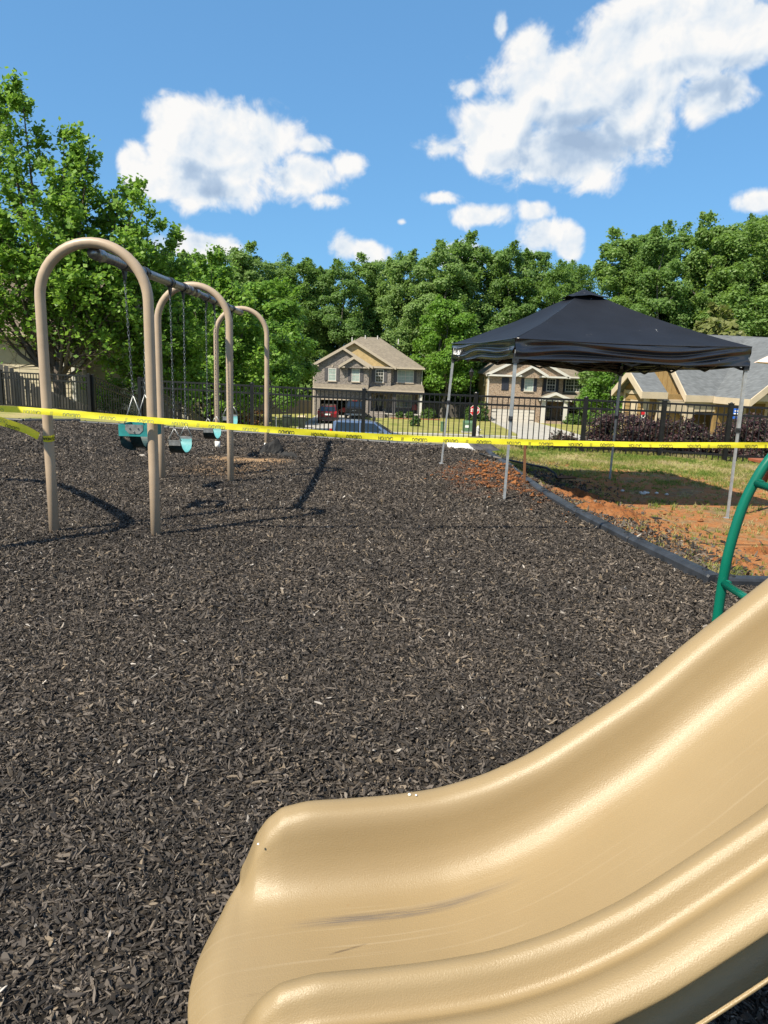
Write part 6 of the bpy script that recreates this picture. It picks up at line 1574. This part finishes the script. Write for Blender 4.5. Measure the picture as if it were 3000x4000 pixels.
FOREST = [(-46, 96, 19.5), (-41, 92, 20), (-36, 97, 20), (-30.5, 98, 20.2), (-25.5, 95, 20.0), (-22.1, 98, 20.8), (-18.2, 92, 20.2), (-15.2, 96, 19.6), (-11.1, 90, 18.8), (-8.9, 97, 18.8), (-6.0, 90, 18.5), (-3.3, 95, 19.9), (-0.7, 100, 20.9), (1.6, 92, 20.2), (4.5, 97, 20.6), (6.4, 90, 21.1), (8.9, 93, 22.4), (11.9, 96, 22.0), (14.6, 92, 21.5), (18.5, 97, 22.0), (20.0, 90, 19.3), (24.0, 96, 20.3), (23.6, 78, 20.6), (27.2, 80, 21.2), (25.9, 72, 19.6), (29.2, 79, 21.8), (30.6, 72, 21.0), (34.4, 80, 22.2), (33.7, 70, 20.6), (37.9, 77, 22.9), (38.2, 70, 22.4), (42.5, 76, 23.8), (43.0, 70, 22.7), (48, 74, 23.5), (52, 80, 24)]
rr = random.Random(77)
CENTRE = -.7
def side_of(x):
    return 'left of the grey brick house' if x < -9 else 'behind the grey brick house' if x < 4 else 'between the two brick houses' if x < 10 else 'behind the brown brick house' if x < 22 else 'behind the clubhouse roof'
rank = {}
ordn = ['first', 'second', 'third', 'fourth', 'fifth', 'sixth', 'seventh', 'eighth', 'ninth', 'tenth', 'eleventh', 'twelfth', 'thirteenth', 'fourteenth']
for i, (x, y, h) in enumerate(sorted(FOREST)):
    s_ = side_of(x); rank[s_] = rank.get(s_, 0) + 1
    tree('deciduous_tree', x, y, h * .955, PROTO[i % 5], 'tall green tree of the wood %s, %s from the left' % (s_, ordn[rank[s_] - 1]), rz=rr.uniform(0, 6.28), wide=rr.uniform(.95, 1.2))
# fill rows behind and lower edge trees: the deep wood, nobody can count it
def wood_mass():
    g = np.random.default_rng(50); Cs = []; Ns = []
    for i in range(330):
        if i < 190: x, y, hb = g.uniform(-55, 60), g.uniform(101, 112), g.uniform(.5, 15)
        else: x, y, hb = g.uniform(-40, 30), g.uniform(86, 90), g.uniform(.2, 5.5)
        if i > 290: x, y, hb = g.uniform(24, 55), g.uniform(66, 72), g.uniform(.2, 6)
        c = np.array([x, y, terr(x, min(y, 89)) + hb]); m = 150; d = g.normal(size=(m, 3)); d /= np.linalg.norm(d, axis=1, keepdims=True)
        Cs.append(c + d * g.uniform(.4, 1, m)[:, None] * g.uniform(1.4, 2.6)); Ns.append(d + g.normal(size=(m, 3)) * .4 + np.array([0, 0, .5]))
    C = np.concatenate(Cs); N = np.concatenate(Ns); me = leaf_mesh('wood_understory', C, N, .55 * g.uniform(.7, 1.4, len(C)), 'leaf_forest', g)
    o = bpy.data.objects.new('wood_understory', me); col.objects.link(o); tag(o, kind='stuff')
wood_mass()
# mid-distance trees
pb = [(9, crown_mesh('crown', 21, 9, 2.6, 60, 21000, .21, 'leaf_bright', z0=.30), trunk_mesh('trunk', 21, 9, .14, 2.6)), (9, crown_mesh('crown', 22, 9, 3.0, 66, 23000, .21, 'leaf_bright', z0=.30), trunk_mesh('trunk', 22, 9, .15, 3.0))]
for (x, y, top, k, wd, lb) in ((-13.2, 42, 6.9, 0, 1.1, 'leafy green tree behind the two far arches of the swing set'), (-14.6, 60, 8.6, 1, 1.05, 'leafy green tree right of the swing set, before the wood'), (-10.9, 66, 8.6, 0, 1.25, 'rounded tree behind the dark red SUV, left of the house'),
                           (-8.9, 53, 4.2, 1, .95, 'small bright green maple behind the right post of the farthest arch'), (-18.0, 50, 7.8, 1, 1.2, 'broad green tree behind the top beam of the swing set'), (14.6, 47, 2.9, 0, 1.05, 'bright green tree between the brown brick house and the clubhouse'),
                           (6.2, 82, 8.6, 1, 1.0, 'tree with a lit crown behind the left tent leg')):
    tree('maple_tree', x, y, top - terr(x, y), pb[k], lb, rz=rr.uniform(0, 6), group='street trees', wide=wd)
pp = (8, crown_mesh('crown', 40, 8, 2.6, 70, 15000, .40, 'leaf_pine', z0=.05, pw=.8), trunk_mesh('trunk', 40, 8, .16, 2.0, 'bark'))
tree('pine_tree', 26.8, 60, 10.2, pp, 'yellowish green pine above the clubhouse roof', group='pines by the clubhouse', wide=1.1); tree('pine_tree', 22.6, 61, 8.6, pp, 'lower olive pine behind the tent roof edge', rz=2.0, group='pines by the clubhouse', wide=1.0)

# big maple behind the board fence
def branch_tree(name, base, seed, label, leaders, zf, r0, leafsize, material, per=22, group='maples behind the fence', bark='bark', keep=None):
    rr = random.Random(seed); g = np.random.default_rng(seed); root = empty(name, base, 0, label, 'tree', group); mb = MB(); Cs = []; Ns = []
    mb.tube([(0, 0, -.4), (0, 0, .3), (.05, 0, zf * .6), (0, 0, zf)], [r0 * 1.3, r0, r0 * .9, r0 * .85], 12)
    def leaves(a, b, n, spread):
        t = g.uniform(.15, 1.08, n); a, b = np.array(a), np.array(b); p = a + (b - a) * t[:, None] + g.normal(size=(n, 3)) * spread
        p[:, 2] -= .04; Cs.append(p); Ns.append(g.normal(size=(n, 3)) * .55 + np.array([-.15, -.25, .75]))
    for (dx, dy, top, r, dens) in leaders:
        st_ = Vector((rr.gauss(0, .05), rr.gauss(0, .05), zf * rr.uniform(.75, 1.0))); en = Vector((dx, dy, top))
        P = [st_, st_.lerp(en, .25) + Vector((dx * .10, dy * .10, -.2)), st_.lerp(en, .55) + Vector((dx * .08, dy * .08, .1)), en]
        P = smooth_path(P, 5); n = len(P)
        mb.tube(P, [r * (1 - .9 * i / (n - 1)) for i in range(n)], 8)
        L = (en - st_).length; nb = int(L * 3.1)
        for i in range(nb):
            t = .12 + .88 * (i + rr.random()) / nb; k = t * (n - 1); j = min(n - 2, int(k)); p = P[j].lerp(P[j + 1], k - j); d = (P[j + 1] - P[j]).normalized()
            a = rr.uniform(0, 6.28); x_, y_ = frame_of(d); side = x_ * math.cos(a) + y_ * math.sin(a)
            bl = (.70 + 1.5 * math.sin(math.pi * min(1, t * .9 + .08))) * rr.uniform(.6, 1.15) * (1.0 if t < .8 else .7)
            q = p + (side * .85 + d * .65 + Vector((0, 0, .15))).normalized() * bl; mid_ = p.lerp(q, .5) + Vector((0, 0, -.06 * bl)); mb.tube([p, mid_, q], [max(.008, r * .30 * (1.1 - t)), max(.006, r * .16 * (1.1 - t)), .004], 5)
            dn = dens if t > .3 else dens * .6
            leaves(p.lerp(q, .25), q, int(per * dn * bl), .11)
            for s in range(rr.randint(3, 5)):
                u = rr.uniform(.3, 1.0); c = p.lerp(q, u); sd = (Vector((rr.gauss(0, 1), rr.gauss(0, 1), rr.gauss(.25, .7))).normalized() + (q - p).normalized() * .7).normalized(); e = c + sd * bl * rr.uniform(.3, .6)
                mb.tube([c, e], [.006, .003], 4); leaves(c, e, int(per * dn * .75), .09)
        leaves(P[-4], en + Vector((0, 0, .25)), int(per * 1.5 * dens), .12)
    mb.build('trunk', bark, root, local=True, smooth=True, fix=False)
    C = np.concatenate(Cs); N = np.concatenate(Ns)
    if keep: ok = g.uniform(size=len(C)) < np.clip((C[:, 2] - keep[0]) / (keep[1] - keep[0]), .04, 1) ** 1.3; C, N = C[ok], N[ok]
    me = leaf_mesh('crown', C, N, leafsize * g.uniform(.6, 1.3, len(C)), material, g, .8)
    o = bpy.data.objects.new('crown', me); col.objects.link(o); o.parent = root
    return len(C)
NL = branch_tree('maple_tree', (-11.75, 25.6, -1.75), 5, 'tall maple with rising limbs towering over the left end of the swing set', [
    (-1.4, .2, 12.0, .13, 1.0), (-.5, -.3, 11.7, .12, 1.1), (.6, .2, 10.5, .12, 1.1), (1.6, -.2, 10.1, .11, 1.1), (2.5, .3, 8.9, .10, 1.1), (3.1, -.3, 8.3, .09, 1.0), (3.3, .2, 6.6, .08, 1.0), (2.7, -.8, 5.2, .07, 1.0), (1.4, -1.2, 5.6, .07, .8), (-2.6, 0, 10.9, .12, .9), (-3.3, -.3, 9.4, .10, .8),
    (-3.6, .3, 8.0, .09, .8), (-3.3, -.6, 6.0, .08, .9), (-2.5, .6, 4.6, .07, .9), (.3, 1.2, 9.0, .09, .9), (-1.2, -1.2, 7.6, .08, .8), (1.0, -1.0, 8.2, .08, .9)], 2.9, .22, .165, 'leaf_maple', 34, keep=(2.9, 5.6))
branch_tree('maple_tree', (-9.0, 27.3, -1.9), 9, 'shorter dense maple right behind the nearest swing arch', [
    (-.8, 0, 8.2, .08, 1.3), (.1, -.2, 8.7, .09, 1.3), (.9, .2, 8.0, .08, 1.3), (1.6, -.2, 6.6, .07, 1.3), (2.1, .2, 5.0, .06, 1.3), (-1.7, .1, 7.0, .07, 1.2), (-2.1, -.3, 5.2, .06, 1.2), (.5, -1.2, 5.4, .06, 1.3), (-.6, -1.1, 4.4, .06, 1.2), (1.4, -.8, 4.0, .05, 1.2), (1.9, -.5, 3.4, .05, 1.2)], 1.8, .15, .155, 'leaf_maple', 26, bark='bark')
branch_tree('maple_tree', (-8.6, 34.5, -2.9), 14, 'bright young maple seen through the second swing arch', [
    (-.8, 0, 8.8, .08, 1.3), (.3, -.2, 9.2, .09, 1.3), (1.2, .2, 8.4, .08, 1.3), (2.1, -.2, 7.0, .07, 1.3), (2.4, .2, 5.2, .06, 1.3), (-1.9, .1, 7.4, .07, 1.2), (-2.3, -.3, 5.4, .06, 1.2), (.5, -1.2, 5.6, .06, 1.3), (-.6, -1.1, 4.4, .06, 1.2), (1.6, -.8, 3.6, .05, 1.2)], 1.8, .15, .19, 'leaf_bright', 26, bark='bark')

# ------------------------------------------------------------------ shrubs
def shrub(name, x, y, rx, h, seed, m_, label, ls=.05, n=6000, group=None, z=None, rots=1.0):
    me = crown_mesh('foliage', seed, h, rx, 60, n, ls, m_, z0=.02, pw=.42, squash=.8, flat=.6)
    z = terr(x, y) if z is None else z
    r = empty(name, (x, y, z - .03), 0, label, 'shrub', group); o = bpy.data.objects.new('foliage', me); col.objects.link(o); o.parent = r
    mb = MB(); rr = random.Random(seed)
    for i in range(7):
        a = rr.uniform(0, 6.28); mb.tube([(0, 0, -.1), (rx * .3 * math.cos(a), rx * .2 * math.sin(a), h * .4), (rx * .6 * math.cos(a), rx * .4 * math.sin(a), h * .8)], [.02, .014, .005], 5)
    mb.build('stems', 'bark', r, local=True, fix=False)
shrub('purple_shrub', 5.35, 16.4, .95, .80, 61, 'leaf_purple', 'purple-leaved bush behind the fence, left of the clubhouse door', .055, 11000)
shrub('purple_shrub', 6.55, 16.3, .85, .74, 62, 'leaf_purple', 'purple-leaved bush touching the pier beside the clubhouse door', .055, 10000)
shrub('purple_shrub', 8.35, 16.0, 1.0, .92, 63, 'leaf_purple', 'large purple-leaved bush behind the fence at the right edge', .055, 12000)
shrub('purple_shrub', 9.8, 15.7, 1.0, .9, 66, 'leaf_purple', 'purple-leaved bush past the right edge behind the wooden bench', .055, 9000)
shrub('purple_shrub', 7.5, 16.7, .55, .55, 64, 'leaf_purple', 'low purple-leaved bush below the blue parking sign', .055, 5000)
shrub('purple_shrub', 4.08, 16.35, .42, .34, 65, 'leaf_purple', 'very low purple-leaved bush left of the tent back leg', .045, 3000)
for i, (x, y, rx, h, m_, lb) in enumerate(((-12.4, 50, 1.1, 1.7, 'leaf_shrub', 'round yellow-green shrub beyond the stairs'), (-10.2, 52.5, 1.4, 1.7, 'leaf_redshrub', 'reddish shrub behind the right post of the middle arch'), (-10.6, 27.6, .9, 1.7, 'leaf_shrub', 'yellow-green shrub between the maple trunk and the board fence'),
        (1.35, 78.0, .45, .7, 'leaf_shrub', 'small shrub left of two before the grey house porch'), (2.45, 78.0, .5, .75, 'leaf_shrub', 'small shrub right of two before the grey house porch'), (4.5, 78.6, .9, 1.0, 'leaf_shrub', 'wide shrub at the right corner of the grey house'), (9.0, 77.6, .7, 1.5, 'leaf_shrub', 'round shrub behind the stop sign'),
        (10.3, 77.9, .8, 2.1, 'leaf_shrub', 'tall pointed shrub at the left corner of the brown house'), (20.2, 77.6, 1.3, .9, 'leaf_shrub', 'low hedge shrub right of the brown house steps'), (22.6, 77, 1.4, 1.0, 'leaf_shrub', 'low hedge shrub at the right end of the brown house'), (2.6, 66, .5, .9, 'leaf_shrub', 'small dark bush alone on the lawn of the grey house'))):
    shrub('shrub', x, y, rx, h, 80 + i, m_, lb, .14 if y > 40 else .09, 2600)
# bark beds under the house shrubs
for (x0, x1, y0, y1) in ((.4, 5.8, 76.9, 78.55), (-14, -8.6, 51, 54)):
    slope_sheet('planting_bed', [(x0, y0), (x1, y0), (x1, y1), (x0, y1)], 'pine_straw', .06)
